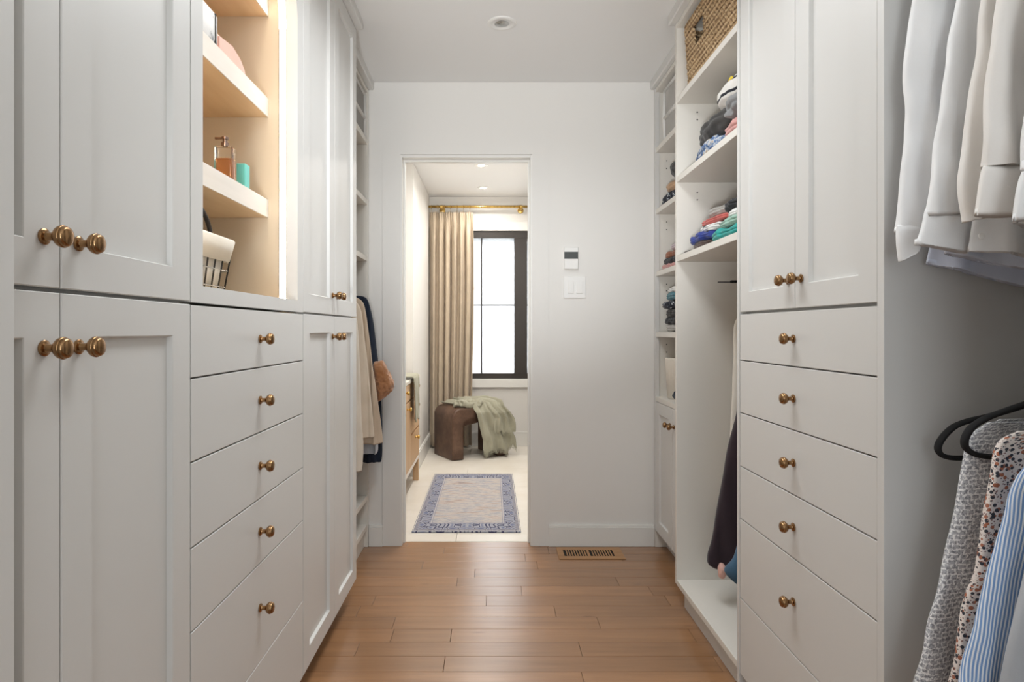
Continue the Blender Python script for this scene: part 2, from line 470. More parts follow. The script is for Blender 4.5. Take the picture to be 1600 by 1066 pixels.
bm = nb(); box(bm, .379, .395, 3.6, BY-.001, .001, .14, bev=.003); struct('baseboard_right', bm, M['trim'])
# window: casing, black frame, muntins, frosted panes
win = thing('window_1', (.1, BY, WZ0), None, None); win['kind'] = 'structure'
bm = nb()
box(bm, WX0-.09, .39, BY-.02, BY-.001, WZ1, WZ1+.088, bev=.002)
box(bm, WX0-.09, WX0, BY-.02, BY-.001, WZ0, WZ1, bev=.002)
finish('window_casing', bm, M['trim'], win)
finish('window_sill', bx(WX0-.09, .39, BY-.035, BY-.001, WZ0-.082, WZ0-.001, bev=.003), M['trim'], win)
def pxX(px): return (px-CX)*BY/F
def pzZ(py): return CZ+(516-py)*BY/F
bm = nb()
box(bm, WX0, WX1, BY+.0, BY+.09, pzZ(372), WZ1-.001, bev=.002)
box(bm, WX0, WX1, BY+.0, BY+.09, WZ0+.001, pzZ(583.5), bev=.002)
box(bm, pxX(803.5), pxX(824), BY+.0, BY+.09, pzZ(583.5), pzZ(372), bev=.002)
finish('window_frame', bm, M['blackmetal'], win)
finish('muntin', bx(pxX(751.5), pxX(753.6), BY+.02, BY+.05, pzZ(583.5), pzZ(372)), M['blackmetal'], win)
finish('muntin', bx(WX0, pxX(803.5), BY+.018, BY+.048, pzZ(477.6), pzZ(475.9)), M['blackmetal'], win)
finish('muntin', bx(pxX(824), WX1, BY+.018, BY+.048, pzZ(477.6), pzZ(475.9)), M['blackmetal'], win)
gm = NT('frosted_glass', .7); gm.base((205, 208, 210)); gm.b.inputs['Transmission Weight'].default_value = .85
gl = gm.m
finish('pane', bx(WX0, pxX(751.5), BY+.034, BY+.038, pzZ(583), pzZ(372.5)), gl, win)
finish('pane', bx(pxX(753.6), pxX(803.5), BY+.034, BY+.038, pzZ(583), pzZ(372.5)), gl, win)
finish('pane', bx(pxX(824), WX1, BY+.034, BY+.038, pzZ(583), pzZ(372.5)), gl, win)

# ------------------------------------------------------------------ crown trim
def crown(name, xface, s, y0, y1, proj=.025, zb=2.398):
    """s=+1: projects toward +X"""
    bm = nb()
    prof = [(-.04, CEIL-.001), (proj, CEIL-.001), (proj, zb+.006), (proj-.004, zb), (.0, zb), (-.04, zb)]
    A = [bm.verts.new((xface+s*d, y0, z)) for d, z in prof]; B = [bm.verts.new((xface+s*d, y1, z)) for d, z in prof]
    n = len(prof)
    for k in range(n): bm.faces.new((A[k], A[(k+1) % n], B[(k+1) % n], B[k]))
    bm.faces.new(A); bm.faces.new(list(reversed(B)))
    return struct(name, bm, M['cabinet'])
XA, XC, XD = -.57, .76, .855     # face planes: left run, right run, right recessed unit
crown('trim_3', XA, 1, -.2, 2.703, .027, 2.402)
crown('trim_4', -.646, 1, 2.704, YF-.001, .028)
crown('trim_5', XC, -1, 1.236, 2.66, .026)
crown('trim_6', XD, -1, 2.661, YF-.001, .02)

# ------------------------------------------------------------------ LEFT RUN
ZS = 1.187                      # joint between lower and upper fronts
ZB = .085
def carcass(parent, xf, s, y0, y1, z0, z1, depth=.60, toe=True):
    bm = nb(); box(bm, xf-s*.0215, xf-s*depth, y0, y1, z0, z1)
    finish('carcass', bm, M['cabinet'], parent)
    if toe: finish('toe_kick', bx(xf-s*.075, xf-s*depth, y0, y1, .001, z0-.001), M['cabinet'], parent)
def pair(parent, xf, s, y0, ym, y1, z0, z1, kz):
    for a, b, ky in ((y0, ym, ym-.034), (ym, y1, ym+.034)):
        d = shaker_door(parent, xf, s, a, b, z0, z1)
        knob(d, xf, ky, kz, s)
tc = thing('tall_cabinet', (-.87, .85, 0), 'tall pale grey cabinet with four shaker doors nearest on the left', 'cabinet', 'tall shaker door cabinets on the left')
carcass(tc, XA, 1, .482, 1.2115, ZB, 2.40, .62)
pair(tc, XA, 1, .482, .847, 1.2125, ZB, ZS-.0015, 1.112)
pair(tc, XA, 1, .482, .847, 1.2125, ZS+.0015, 2.40, 1.254)
# proud tall end panel at the very left edge of the picture
tag(finish('end_panel', bx(-.548, -.5665, -.10, .7355, .001, 2.395, bev=.0015), M['cabinet']), 'plain pale grey full-height panel at the left edge, in front of nearest cabinet', 'panel')

dc = thing('drawer_cabinet', (-.87, 1.57, 0), 'left-hand stack of six flat drawers under the lit display niche', 'drawer cabinet', 'six-drawer stacks with brass knobs')
carcass(dc, XA, 1, 1.2135, 1.9355, ZB, ZS-.002, .62)
DZS = [1.184, 1.043, .883, .720, .560, .318, ZB]
for a, b in zip(DZS, DZS[1:]):
    kz = (a+b)/2 if b > .1 else .22
    if abs(a-.56) < .01: kz = .452
    drawer_front(dc, XA, 1, 1.2135, 1.9355, b, a, [(1.5735, kz)])

# display niche with arched opening
NF, NB = 1.264, 1.881           # opening edges
nc = thing('display_niche', (-.80, 1.57, ZS), 'arched open niche with lit maple shelves between the left cabinets', 'niche')
y0, y1, z0, z1 = 1.214, 1.9365, 1.1885, 2.401
zb, zs = 1.222, 2.02
cy, rr = (NF+NB)/2, (NB-NF)/2
inner, outer = [], []
inner += [(NF, zb), (NF, zs)]; outer += [(y0, z0), (y0, zs)]
na = 40
c_ang = math.atan2(z1-zs, y1-cy)
angs = sorted(set([PI*k/na for k in range(1, na)]+[c_ang, PI-c_ang]), reverse=True)
for a in angs:
    inner.append((cy+rr*math.cos(a), zs+rr*math.sin(a)))
    ca, sa = math.cos(a), math.sin(a)
    tmax = min([(y1-cy)/abs(ca) if abs(ca) > 1e-6 else 9, (z1-zs)/sa])
    outer.append((cy+tmax*ca, zs+tmax*sa))
inner += [(NB, zs), (NB, zb)]; outer += [(y1, zs), (y1, z0)]
bm = nb(); fr = [[bm.verts.new((x, a, b)) for a, b in lst] for x in (XA, XA-.034) for lst in (inner, outer)]
n = len(inner)
for k in range(n):
    j = (k+1) % n
    bm.faces.new((fr[0][k], fr[0][j], fr[1][j], fr[1][k])); bm.faces.new((fr[2][k], fr[3][k], fr[3][j], fr[2][j]))
    bm.faces.new((fr[0][k], fr[2][k], fr[2][j], fr[0][j])); bm.faces.new((fr[1][k], fr[1][j], fr[3][j], fr[3][k]))
finish('arched_frame', bm, M['cabinet'], nc)
XI = XA-.0345
bm = nb(); box(bm, XI-.0222, -1.16, NB+.0048, y1, zb-.034, z1); finish('side_panel', bm, M['niche'], nc)
bm = nb(); box(bm, XI-.0222, -1.16, y0, NF-.0048, zb-.034, z1); finish('side_panel', bm, M['niche'], nc)
finish('back_panel', bx(-1.16, -1.02, NF-.0047, NB+.0047, zb-.034, z1), M['niche'], nc)
finish('niche_floor', bx(XI, -1.0199, NF-.0047, NB+.0047, zb-.033, zb-.0005), M['niche'], nc)
# LED strip following the arch just behind the frame
bm = nb(); path = [(NF-.004, zb+.002), (NF-.004, zs)]+[(cy+(rr+.004)*math.cos(PI*k/30), zs+(rr+.004)*math.sin(PI*k/30)) for k in range(29, 0, -1)]+[(NB+.004, zs), (NB+.004, zb+.002)]
def off(a, b, dd):
    o_ = Vector((0, -1 if a < cy else 1)) if b <= zs else Vector((a-cy, b-zs)).normalized()
    return a+o_.x*dd, b+o_.y*dd
V = [[bm.verts.new((x, *off(q[0], q[1], .0012))) for q in path] for x in (XI-.0014, XI-.0206)]
for k in range(len(path)-1): bm.faces.new((V[0][k], V[0][k+1], V[1][k+1], V[1][k]))
hb = nb(); H = []
for x, dd in ((XI-.0002, .0), (XI-.0002, .006), (XI-.0218, .006), (XI-.0218, .0), (XI-.0208, .0), (XI-.0208, .0016), (XI-.0012, .0016), (XI-.0012, .0)):
    row = []
    for a, b in path:
        if b <= zs: o_ = Vector((0, -1 if a < cy else 1))
        else: o_ = Vector((a-cy, b-zs)).normalized()
        row.append(hb.verts.new((x, a+o_.x*dd, b+o_.y*dd)))
    H.append(row)
for q in range(8):
    A, B = H[q], H[(q+1) % 8]
    for k in range(len(path)-1): hb.faces.new((A[k], A[k+1], B[k+1], B[k]))
finish('led_channel', hb, M['white'], nc)
tag(finish('led_strip', bm, M['led'], nc), 'glowing white light strip')
for zt0, zt1 in ((1.466, 1.519), (1.762, 1.817), (2.059, 2.114)):
    sh = finish('shelf', bx(-.6605, -1.0195, NF-.0046, NB+.0046, zt0, zt1, bev=.001), M['maple'], nc)
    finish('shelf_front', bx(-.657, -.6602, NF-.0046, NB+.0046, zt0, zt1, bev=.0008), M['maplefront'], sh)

tc2 = thing('tall_cabinet', (-.87, 2.32, 0), 'tall pale grey cabinet with narrow shaker doors just right of the lit niche', 'cabinet', 'tall shaker door cabinets on the left')
carcass(tc2, XA, 1, 1.9385, 2.699, ZB, 2.40, .62)
pair(tc2, XA, 1, 1.9385, 2.325, 2.70, ZB, ZS-.0015, 1.112)
pair(tc2, XA, 1, 1.9385, 2.325, 2.70, ZS+.0015, 2.40, 1.259)

# ---- recessed open shelf unit at the far left
XE = -.646
def open_unit(name, loc, label, xf, s, y0, y1, depth, shelves, st=.026, base=None, pins=()):
    u = thing(name, loc, label, 'shelf unit')
    finish('side_panel', bx(xf, xf-s*depth, y0, y0+.018, .0015, 2.396), M['shelf'], u)
    finish('side_panel', bx(xf, xf-s*depth, y1-.02, y1, .0015, 2.396), M['shelf'], u)
    finish('back_panel', bx(xf-s*(depth-.012), xf-s*depth, y0+.018, y1-.02, .0015, 2.396), M['shelf'], u)
    finish('top_panel', bx(xf-s*.002, xf-s*(depth-.0125), y0+.0182, y1-.0202, 2.376, 2.3955), M['shelf'], u)
    for z in shelves:
        finish('shelf', bx(xf-s*.003, xf-s*(depth-.0125), y0+.0185, y1-.0205, z, z+st, bev=.001), M['shelf'], u)
    for z in pins:
        for x in (.06, .30):
            bm = nb(); lathe(bm, [(0, .0028), (.0012, .0028)], (xf-s*x, y1-.0202, z), 'y', 10, -1)
            finish('pin_hole', bm, M['dark'], u)
    return u
ul = open_unit('shelf_unit', (-.9, 3.03, 0), 'narrow open shelf unit with hanging coats between left cabinets and doorway', XE, 1, 2.712, YF-.002, .54,
               [2.105, 1.79, 1.495, .245, .095], .026)
finish('toe_kick', bx(XE-.02, XE-.5, 2.731, YF-.023, .001, .094), M['shelf'], ul)
bm = nb(); tube(bm, [(-.90, 2.731, 1.43), (-.90, YF-.023, 1.43)], .0125, 14)
tag(finish('closet_rod', bm, M['steel'], None, True), 'steel closet rod carrying the coats in the far left unit', 'rod')

# ------------------------------------------------------------------ RIGHT RUN
rt = thing('tall_cabinet', (1.06, 1.61, 0), 'right-hand white tower with two shaker doors over six knobbed drawers', 'cabinet')
finish('side_panel', bx(XC-.002, 1.37, 1.2365, 1.2585, .0015, 2.397, bev=.001), M['cabinet'], rt)
finish('side_panel', bx(XC-.002, 1.37, 1.9595, 1.9765, .0015, 2.397, bev=.001), M['cabinet'], rt)
finish('carcass', bx(XC+.0215, 1.369, 1.259, 1.959, ZB, 2.397), M['cabinet'], rt)
finish('toe_kick', bx(XC+.075, 1.369, 1.259, 1.959, .001, ZB-.001), M['cabinet'], rt)
for a, b in zip(DZS, DZS[1:]):
    kz = (a+b)/2 if b > .1 else .22
    if abs(a-.56) < .01: kz = .452
    drawer_front(rt, XC, -1, 1.2595, 1.9585, b, a, [(1.6085, kz)])
pair(rt, XC, -1, 1.2595, 1.603, 1.9585, ZS+.0015, 2.396, 1.262)

# open wardrobe section
wd = thing('wardrobe', (1.06, 2.31, 0), 'open white wardrobe bay with folded clothes, basket and hanging coat on the right', 'wardrobe')
finish('side_panel', bx(XC, 1.37, 2.629, 2.648, .0905, 2.397, bev=.001), M['shelf'], wd)
finish('back_panel', bx(1.355, 1.37, 1.9775, 2.6285, .0905, 2.397), M['shelf'], wd)
finish('top_panel', bx(XC+.002, 1.3545, 1.978, 2.6285, 2.376, 2.3965), M['shelf'], wd)
for z in (2.064, 1.741, 1.416):
    finish('shelf', bx(XC+.001, 1.3545, 1.978, 2.6285, z, z+.024, bev=.001), M['shelf'], wd)
finish('floor_panel', bx(XC+.0005, 1.3545, 1.978, 2.6285, .088, .110, bev=.001), M['shelf'], wd)
finish('toe_kick', bx(XC+.03, 1.3545, 1.978, 2.62, .001, .0875), M['cabinet'], wd)
for zz in (2.03, 2.0, 1.70, 1.67):
    bm = nb(); lathe(bm, [(0, .003), (.0012, .003)], (.845, 2.6288, zz), 'y', 10, -1); finish('pin_hole', bm, M['dark'], wd)
bm = nb(); tube(bm, [(1.06, 1.979, 1.385), (1.06, 2.628, 1.385)], .0125, 14)
tag(finish('closet_rod', bm, M['steel'], None, True), 'steel closet rod under the lowest shelf of the right wardrobe', 'rod')

# recessed narrow unit with lower cupboard
un = open_unit('shelf_unit', (1.1, 3.0, 0), 'narrow recessed shelf unit with lower cupboard right of the wall switches', XD, -1, 2.6495, YF-.002, .50,
               [2.06, 1.74, 1.415, 1.10], .025, pins=(2.02, 1.98, 1.70, 1.66, 1.375, 1.34, 1.06, 1.02))
finish('counter', bx(XD+.001, XD+.487, 2.668, YF-.0225, .765, .79, bev=.001), M['shelf'], un)
finish('face_stile', bx(XD-.001, XD+.02, 3.338, YF-.0025, .0905, 2.396), M['cabinet'], un)
finish('carcass', bx(XD+.0215, XD+.487, 2.668, YF-.0225, .0905, .764), M['cabinet'], un)
finish('toe_kick', bx(XD+.06, XD+.487, 2.668, YF-.0225, .001, .09), M['cabinet'], un)
for a, b, ky in ((2.67, 3.03, 2.995), (3.03, 3.337, 3.065)):
    d = shaker_door(un, XD, -1, a, b, .09, .764)
    knob(d, XD, ky, .68, -1)

# near open hanging bay, right of the tower: rods only (walls already there)
bm = nb(); tube(bm, [(1.08, .856, 1.985), (1.08, 1.236, 1.985)], .0125, 14)
tag(finish('closet_rod', bm, M['steel'], None, True), 'upper steel closet rod carrying the white shirts', 'rod')
bm = nb(); tube(bm, [(1.08, .856, 1.075), (1.08, 1.236, 1.075)], .0125, 14)
tag(finish('closet_rod', bm, M['steel'], None, True), 'lower steel closet rod carrying the patterned shirts', 'rod')

struct('wall_right', bx(XC+.001, XR-.001, -.40, .855, .001, 2.44), M['cabinet'])  # added unseen pier, keeps light from behind out of the hanging bay
struct('wall_right', bx(1.372, XR-.001, .8555, 2.65, .001, 2.44), M['cabinet'])

# ------------------------------------------------------------------ ceiling lights, wall controls, floor vent
def ceiling_light(x, y, r, lit, label, group=None):
    t = thing('ceiling_light', (x, y, CEIL-.01), label, 'light', group)
    bm = nb(); lathe(bm, [(0, r), (-.003, r-.001), (-.006, r-.007), (-.006, r*.72), (-.004, r*.68), (-.004, r*.52), (-.001, r*.50)], (x, y, CEIL-.0005), 'z', 40)
    finish('trim_ring', bm, M['white'], t, 'auto')
    bm = nb(); lathe(bm, [(-.0042, r*.47), (-.006, r*.40), (-.0072, r*.2), (-.0075, 0)], (x, y, CEIL-.0005), 'z', 32)
    finish('lens', bm, M['lamp'] if lit else M['steel'], t, 'auto')
ceiling_light(.044, 2.72, .0625, False, 'round white recessed downlight with dull lens in the closet ceiling')
ceiling_light(-.08, 5.06, .055, True, 'bright recessed bathroom downlight nearer to the doorway', 'lit bathroom downlights')
ceiling_light(-.076, 5.86, .055, True, 'bright recessed bathroom downlight nearer to the curtain rod', 'lit bathroom downlights')

th = thing('thermostat', (P(892, 404, YF).x, YF, P(0, 421, YF).z), 'small white wall thermostat with dark grey display, above the switches', 'thermostat')
x0, x1 = P(881, 0, YF).x, P(903, 0, YF).x
finish('body', bx(x0, x1, YF-.018, YF-.0005, P(0, 421, YF).z, P(0, 387, YF).z, bev=.003), M['white'], th)
finish('display', bx(x0+.0005, x1-.002, YF-.0195, YF-.0175, P(0, 405.2, YF).z, P(0, 394.2, YF).z), M['screen'], th)
sw = thing('light_switch', (P(897, 0, YF).x, YF, P(0, 466, YF).z), 'white double rocker light switch plate beneath the thermostat', 'switch')
x0, x1 = P(880.5, 0, YF).x, P(915, 0, YF).x
finish('plate', bx(x0, x1, YF-.007, YF-.0005, P(0, 466, YF).z, P(0, 432, YF).z, bev=.002), M['white'], sw)
for a, b in ((887, 896), (900.5, 910)):
    bm = bx(P(a, 0, YF).x, P(b, 0, YF).x, YF-.0115, YF-.0065, P(0, 458.5, YF).z, P(0, 439.5, YF).z, bev=.001)
    finish('rocker', bm, M['white'], sw)

vt = thing('floor_vent', (.5, 3.25, 0), 'flush oak floor register with two banks of dark slots', 'vent')
vx0, vx1, vy0, vy1 = .335, .665, 3.165, 3.335
g0, g1 = 3.205, 3.295
bm = nb()
box(bm, vx0, vx1, vy0, g0, .0005, .004, bev=.001); box(bm, vx0, vx1, g1, vy1, .0005, .004, bev=.001)
box(bm, vx0, .366, g0, g1, .0005, .004); box(bm, .484, .497, g0, g1, .0005, .004); box(bm, .619, vx1, g0, g1, .0005, .004)
finish('frame', bm, M['ventwood'], vt)
finish('duct', bx(.366, .619, g0, g1, .0003, .0012), M['dark'], vt)
for a in (.366, .497):
    for k in range(9):
        x = a+.118/9*k+(.004 if k else 0)
        if k: finish('slat', bx(a+.0131*k+.0005, a+.0131*k+.0065, g0, g1, .0013, .004), M['ventwood'], vt)

# ------------------------------------------------------------------ cloth builders
def cr(vals, t):
    """Catmull-Rom on equally indexed rows of tuples"""
    n = len(vals); i = min(int(t), n-2); f = t-i
    p0, p1, p2, p3 = vals[max(i-1, 0)], vals[i], vals[i+1], vals[min(i+2, n-1)]
    return [(.5*((2*b)+(-a+c)*f+(2*a-5*b+4*c-d)*f*f+(-a+3*b-3*c+d)*f**3)) for a, b, c, d in zip(p0, p1, p2, p3)]
def loft(name, rows, Y, mat, parent=None, th=.03, folds=.006, freq=55, seed=0, nu=44, nv=60, flare=0., origin=None, hem=.012, warp=.0, fr=None):
    """hanging cloth: rows (pxL, pxR, py[, dY]) top to bottom seen at depth Y; closed puffy shell with vertical folds"""
    rows = [tuple(r)+(0,)*(5-len(r)) for r in rows]
    bm = nb(); uvl = bm.loops.layers.uv.new('UVMap')
    rings = []; uvs = {}
    n = len(rows)
    tot = 0
    for j in range(nv+1):
        t = (n-1)*j/nv
        a, b, py, dy, sk = cr(rows, min(t, n-1-1e-6))
        y = Y+dy
        L, R = P(a, py, y), P(b, py+sk, y)
        ring = []
        tt = j/nv
        w_ = abs(R.x-L.x)
        for k in range(nu):
            ang = 2*PI*k/nu
            ca, sa = math.cos(ang), math.sin(ang)
            u = math.copysign(abs(ca)**.85, ca)*.5+.5
            x = L.x+(R.x-L.x)*u
            thk = th*.5*(abs(sa)**.6)*(1 if sa >= 0 else -1)*min(1, .35+tt*3)
            s = (L.x+w_*u)
            d = folds*(.3+.7*tt)*(math.sin(s*freq+seed*2.3+1.5*math.sin(L.z*3+seed))+.5*math.sin(s*freq*1.9+seed+L.z*5)+.35*math.sin(s*freq*3.1+seed*4+L.z*9))
            d += .006*(noise.noise(Vector((x*9, L.z*7, seed*3.7)))) + warp*noise.noise(Vector((x*22, L.z*16, seed*1.9)))
            zz = L.z+(R.z-L.z)*u+(.003*math.sin(s*30+seed) if j == nv else 0)
            if hem and j == nv: zz += hem*.5*math.sin(s*14+seed)
            v = bm.verts.new((x, y+thk+d, zz)); uvs[v] = (u*w_*(1 if sa >= 0 else 1)+(.0 if sa >= 0 else 0), L.z)
            ring.append(v)
        rings.append(ring)
    h_ = nu//2; vv_ = 0.
    for j, ring in enumerate(rings):
        if j: vv_ += (ring[h_].co-rings[j-1][h_].co).length
        for dr in (1, -1):
            acc = 0.; uvs[ring[h_]] = (0., vv_)
            for q in range(1, h_+1):
                a_, b_ = ring[(h_+dr*(q-1)) % nu], ring[(h_+dr*q) % nu]
                acc += (b_.co-a_.co).length
                if not (dr == -1 and q == h_): uvs[b_] = (acc*dr, vv_)
    for A, B in zip(rings, rings[1:]):
        for k in range(nu):
            bm.faces.new((A[k], A[(k+1) % nu], B[(k+1) % nu], B[k]))
    # hem turned inward
    last = rings[-1]; c = sum((v.co for v in last), Vector())/nu
    inn = []
    for v in last:
        q = bm.verts.new(Vector((c.x+(v.co.x-c.x)*.985, c.y+(v.co.y-c.y)*.8, v.co.z+.010))); uvs[q] = uvs[v]; inn.append(q)
    for k in range(nu): bm.faces.new((last[k], last[(k+1) % nu], inn[(k+1) % nu], inn[k]))
    bm.faces.new(inn); bm.faces.new(list(reversed(rings[0])))
    for f in bm.faces:
        for lp in f.loops: lp[uvl].uv = uvs.get(lp.vert, (0, 0))
    return finish(name, bm, mat, parent, True)

def lump(name, c, r, mat, seed=0, parent=None, e=2.6, crease=.012, freq=14., tilt=0, yaw=0, flat=True, layers=0, sub=5):
    bm = nb(); bmesh.ops.create_icosphere(bm, subdivisions=sub, radius=1)
    R = Matrix.Rotation(yaw, 3, 'Z') @ Matrix.Rotation(tilt, 3, 'X')
    m = min(r)
    for v in bm.verts:
        d = v.co.normalized()
        k = (abs(d.x)**e+abs(d.y)**e+abs(d.z)**e)**(-1/e)
        q = Vector((d.x*k*r[0], d.y*k*r[1], d.z*k*r[2]))
        s = Vector((seed*5.1, seed*2.7, seed))
        n1 = noise.noise(q*freq+s); n2 = 1-abs(noise.noise(q*freq*1.7+s*2))*2.2; n3 = noise.noise(q*freq*3.5+s)
        disp = crease*(n1*.9+n2*.55+n3*.35)
        if layers:
            side = max(0, 1-abs(d.z)*1.3)
            ph = q.z/r[2]*layers*PI+1.2*noise.noise(q*6+s)
            disp += side*min(.3*r[2], .006)*(abs(math.sin(ph))-.6)
        q += d*min(disp, m*.8)
        if flat and q.z < -r[2]*.92: q.z = -r[2]*.92+(q.z+r[2]*.92)*.15
        v.co = R @ q+Vector(c)
    return finish(name, bm, mat, parent, True)

def folded(c, r, mat, seed, label, group, name='folded_garment', cat='clothing', **k):
    o = lump(name, c, r, FAB[mat], seed, **{**dict(e=4, crease=.012, freq=13, layers=2), **k})
    return tag(o, label, cat, group)

# ------------------------------------------------------------------ white shirts on the upper rod (right foreground)
def cuff_button(parent, px, py, y):
    bm = nb(); p = P(px, py, y); lathe(bm, [(0, .0052), (.0012, .0056), (.0022, .0050), (.0022, .003), (.0017, .0)], (p.x, p.y, p.z), 'y', 14, -1)
    return finish('button', bm, M['white'], parent, 'auto')
def hanger_loop(Y, pts, label, group, r=.0085):
    """closed flat velvet hanger frame given by px points at depth Y, with hook"""
    t = thing('clothes_hanger', P(pts[0][0], pts[0][1], Y), label, 'hanger', group)
    q = [P(a, b, Y) for a, b in pts]
    # smooth
    def chaikin(q):
        o = []
        for i in range(len(q)):
            a, b = q[i], q[(i+1) % len(q)]
            o += [a*.75+b*.25, a*.25+b*.75]
        return o
    q = chaikin(chaikin(chaikin(q)))
    bm = nb(); tube(bm, q, r, 10, True, sx=1.0, sz=.55)
    finish('frame', bm, M['black'], t, True)
    return t
WS = 'white shirts on the upper rod'
def shirt(Y, label, body, sleeve, cuff=None, mat='white_shirt', group=WS, cat='shirt', seed=0, th=.026, bth=.016, button=None, placket=None, matb=None, freq=40, folds=.006, ax=1.0):
    base = P(body[-1][0], body[-1][2], Y)
    t = thing('shirt', (1.08, Y, base.z), label, cat, group)
    loft('body', body, Y+.014, FAB[matb or mat], t, bth, folds, freq, seed, nu=64, nv=70)
    if sleeve: loft('sleeve', sleeve, Y-.022, FAB[mat], t, th, folds*.6, freq*1.5, seed+5, nu=64, nv=110, warp=.005)
    if cuff:
        loft('cuff', cuff, Y-.024, FAB[mat], t, th*.75, .0015, 30, seed+9, nu=48, nv=14, hem=.0)
    if button: cuff_button(t, *button)
    return t
shirt(1.195, 'farthest white shirt, its long sleeve outermost at left with pointed cuff',
      [(1446, 1700, -120), (1450, 1700, 80), (1456, 1700, 240), (1460, 1700, 350), (1449, 1700, 414, 0, 60)],
      [(1438, 1530, -120), (1428, 1500, 0), (1416, 1485, 100), (1418, 1478, 190), (1412, 1466, 260), (1406, 1455, 330), (1402, 1446, 360, 0, -6)],
      [(1402, 1447, 352, 0, -6), (1402, 1440, 380, 0, -6), (1406, 1432, 411, 0, -14)], seed=1, mat='white_shirt', matb='blue_white')
shirt(1.125, 'white shirt with broad sleeve and square cuff, second from the left',
      [(1512, 1760, -120), (1512, 1740, 80), (1490, 1740, 260), (1480, 1740, 370), (1474, 1740, 398, 0, 50)],
      [(1520, 1600, -120), (1497, 1575, 0), (1476, 1560, 110), (1462, 1540, 220), (1446, 1523, 320), (1443, 1520, 332)],
      [(1444, 1521, 328, 0, 4), (1438, 1519, 355, 0, 4), (1427, 1511, 386, 0, 8)], seed=2, matb='blue_white')
shirt(1.055, 'white shirt with narrow sleeve edge ending in a small buttoned tail',
      [(1560, 1760, -120), (1555, 1760, 80), (1535, 1760, 250), (1523, 1760, 340), (1519, 1700, 394, 0, 12)],
      [(1560, 1610, -120), (1537, 1590, 0), (1521, 1570, 120), (1510, 1560, 220), (1502, 1552, 290), (1509, 1542, 346, 0, -4)],
      None, seed=3, matb='white_shirt', mat='ivory', button=(1533, 369, 1.035))
shirt(.995, 'white shirt with wide deep cuff, second from the right edge',
      [(1620, 1780, -120), (1610, 1780, 60), (1600, 1780, 250), (1590, 1780, 330), (1580, 1780, 350, 0, 20)],
      [(1580, 1640, -120), (1556, 1626, 0), (1546, 1620, 100), (1538, 1612, 200), (1537, 1604, 262)],
      [(1536, 1603, 260), (1531, 1600, 285), (1524, 1598, 336)], seed=4, mat='ivory', matb='white_shirt')
shirt(.93, 'nearest white shirt, cut off by the right edge of the picture',
      [(1700, 1900, -120), (1700, 1900, 60), (1690, 1900, 250), (1680, 1900, 330)],
      [(1640, 1720, -120), (1618, 1700, 0), (1608, 1690, 120), (1602, 1680, 270)],
      [(1598, 1680, 268), (1590, 1675, 300), (1584, 1672, 342)], seed=5)

# ------------------------------------------------------------------ patterned shirts on the lower rod
PS = 'patterned shirts on the lower rod'
HG = 'black velvet hangers on the lower rod'
hanger_loop(1.175, [(1700, 600), (1560, 648), (1500, 660), (1478, 676), (1462, 700), (1474, 716), (1520, 716), (1700, 716)], 'black velvet hanger whose looped end sticks out farthest left', HG)
hanger_loop(1.10, [(1720, 594), (1580, 638), (1524, 660), (1506, 684), (1508, 704), (1540, 716), (1720, 716)], 'black velvet hanger just right of the farthest one, its arm rising right', HG)
shirt(1.135, 'white shirt with small grey animal print, farthest on the lower rod',
      [(1560, 1760, 655), (1530, 1760, 690), (1520, 1760, 800), (1505, 1760, 950), (1495, 1760, 1150)],
      [(1545, 1640, 660), (1518, 1615, 682), (1507, 1600, 715), (1493, 1585, 790), (1474, 1562, 880), (1450, 1540, 970), (1424, 1505, 1090), (1415, 1500, 1130)],
      None, mat='grey_animal', group=PS, seed=11, freq=34)
shirt(1.065, 'pale shirt with rust and black dot print beside the striped one',
      [(1600, 1800, 672), (1580, 1800, 700), (1575, 1800, 850), (1560, 1800, 1000), (1550, 1800, 1150)],
      [(1590, 1670, 674), (1561, 1650, 694), (1549, 1640, 728), (1538, 1625, 800), (1522, 1600, 890), (1502, 1580, 970), (1484, 1560, 1075), (1478, 1555, 1120)],
      None, mat='floral_dot', group=PS, seed=12, freq=34)
shirt(.99, 'blue and white striped shirt, nearest printed one on the lower rod',
      [(1640, 1850, 710), (1620, 1850, 760), (1615, 1850, 900), (1600, 1850, 1020), (1590, 1850, 1150)],
      [(1640, 1720, 700), (1603, 1690, 728), (1586, 1680, 762), (1570, 1665, 820), (1548, 1640, 895), (1522, 1610, 985), (1497, 1575, 1075), (1488, 1560, 1120)],
      None, mat='blue_stripe', group=PS, seed=13, freq=30, folds=.008)
tag(loft('shirt', [(1640, 1800, 700), (1625, 1800, 800), (1600, 1800, 900), (1580, 1800, 985), (1566, 1800, 1070), (1560, 1800, 1120)], .92, FAB['greytee'], None, .03, .006, 30, 14),
    'plain pale grey shirt at the lower right corner', 'shirt', PS)

# ------------------------------------------------------------------ coats in the far left unit
CG = 'coats in the far left unit'
def coat(Y, label, rows, mat, seed, th=.05, name='coat', cat='coat', **k):
    return tag(loft(name, rows, Y, FAB[mat], None, th, .012, 90, seed, nu=72, nv=70, **k), label, cat, CG)
coat(3.24, 'dark navy coat hanging farthest back beside the doorway wall', [(520, 560, 462), (505, 574, 468), (500, 583, 500), (500, 589, 550), (500, 594, 600), (505, 598, 660), (520, 598, 708), (548, 595, 722)], 'navy', 21, hem=.01)
coat(3.10, 'sand beige coat with frayed hem in front of the navy coat', [(500, 556, 464), (490, 569, 478), (490, 577, 530), (490, 584, 580), (490, 592, 640), (500, 598, 694)], 'sand', 22, .05, hem=.01)
coat(2.98, 'light beige coat hanging in front of the sand coat', [(500, 550, 466), (490, 563, 482), (490, 569, 530), (490, 575, 580), (490, 581, 640), (495, 584, 684)], 'beige', 23, .05, hem=.004)
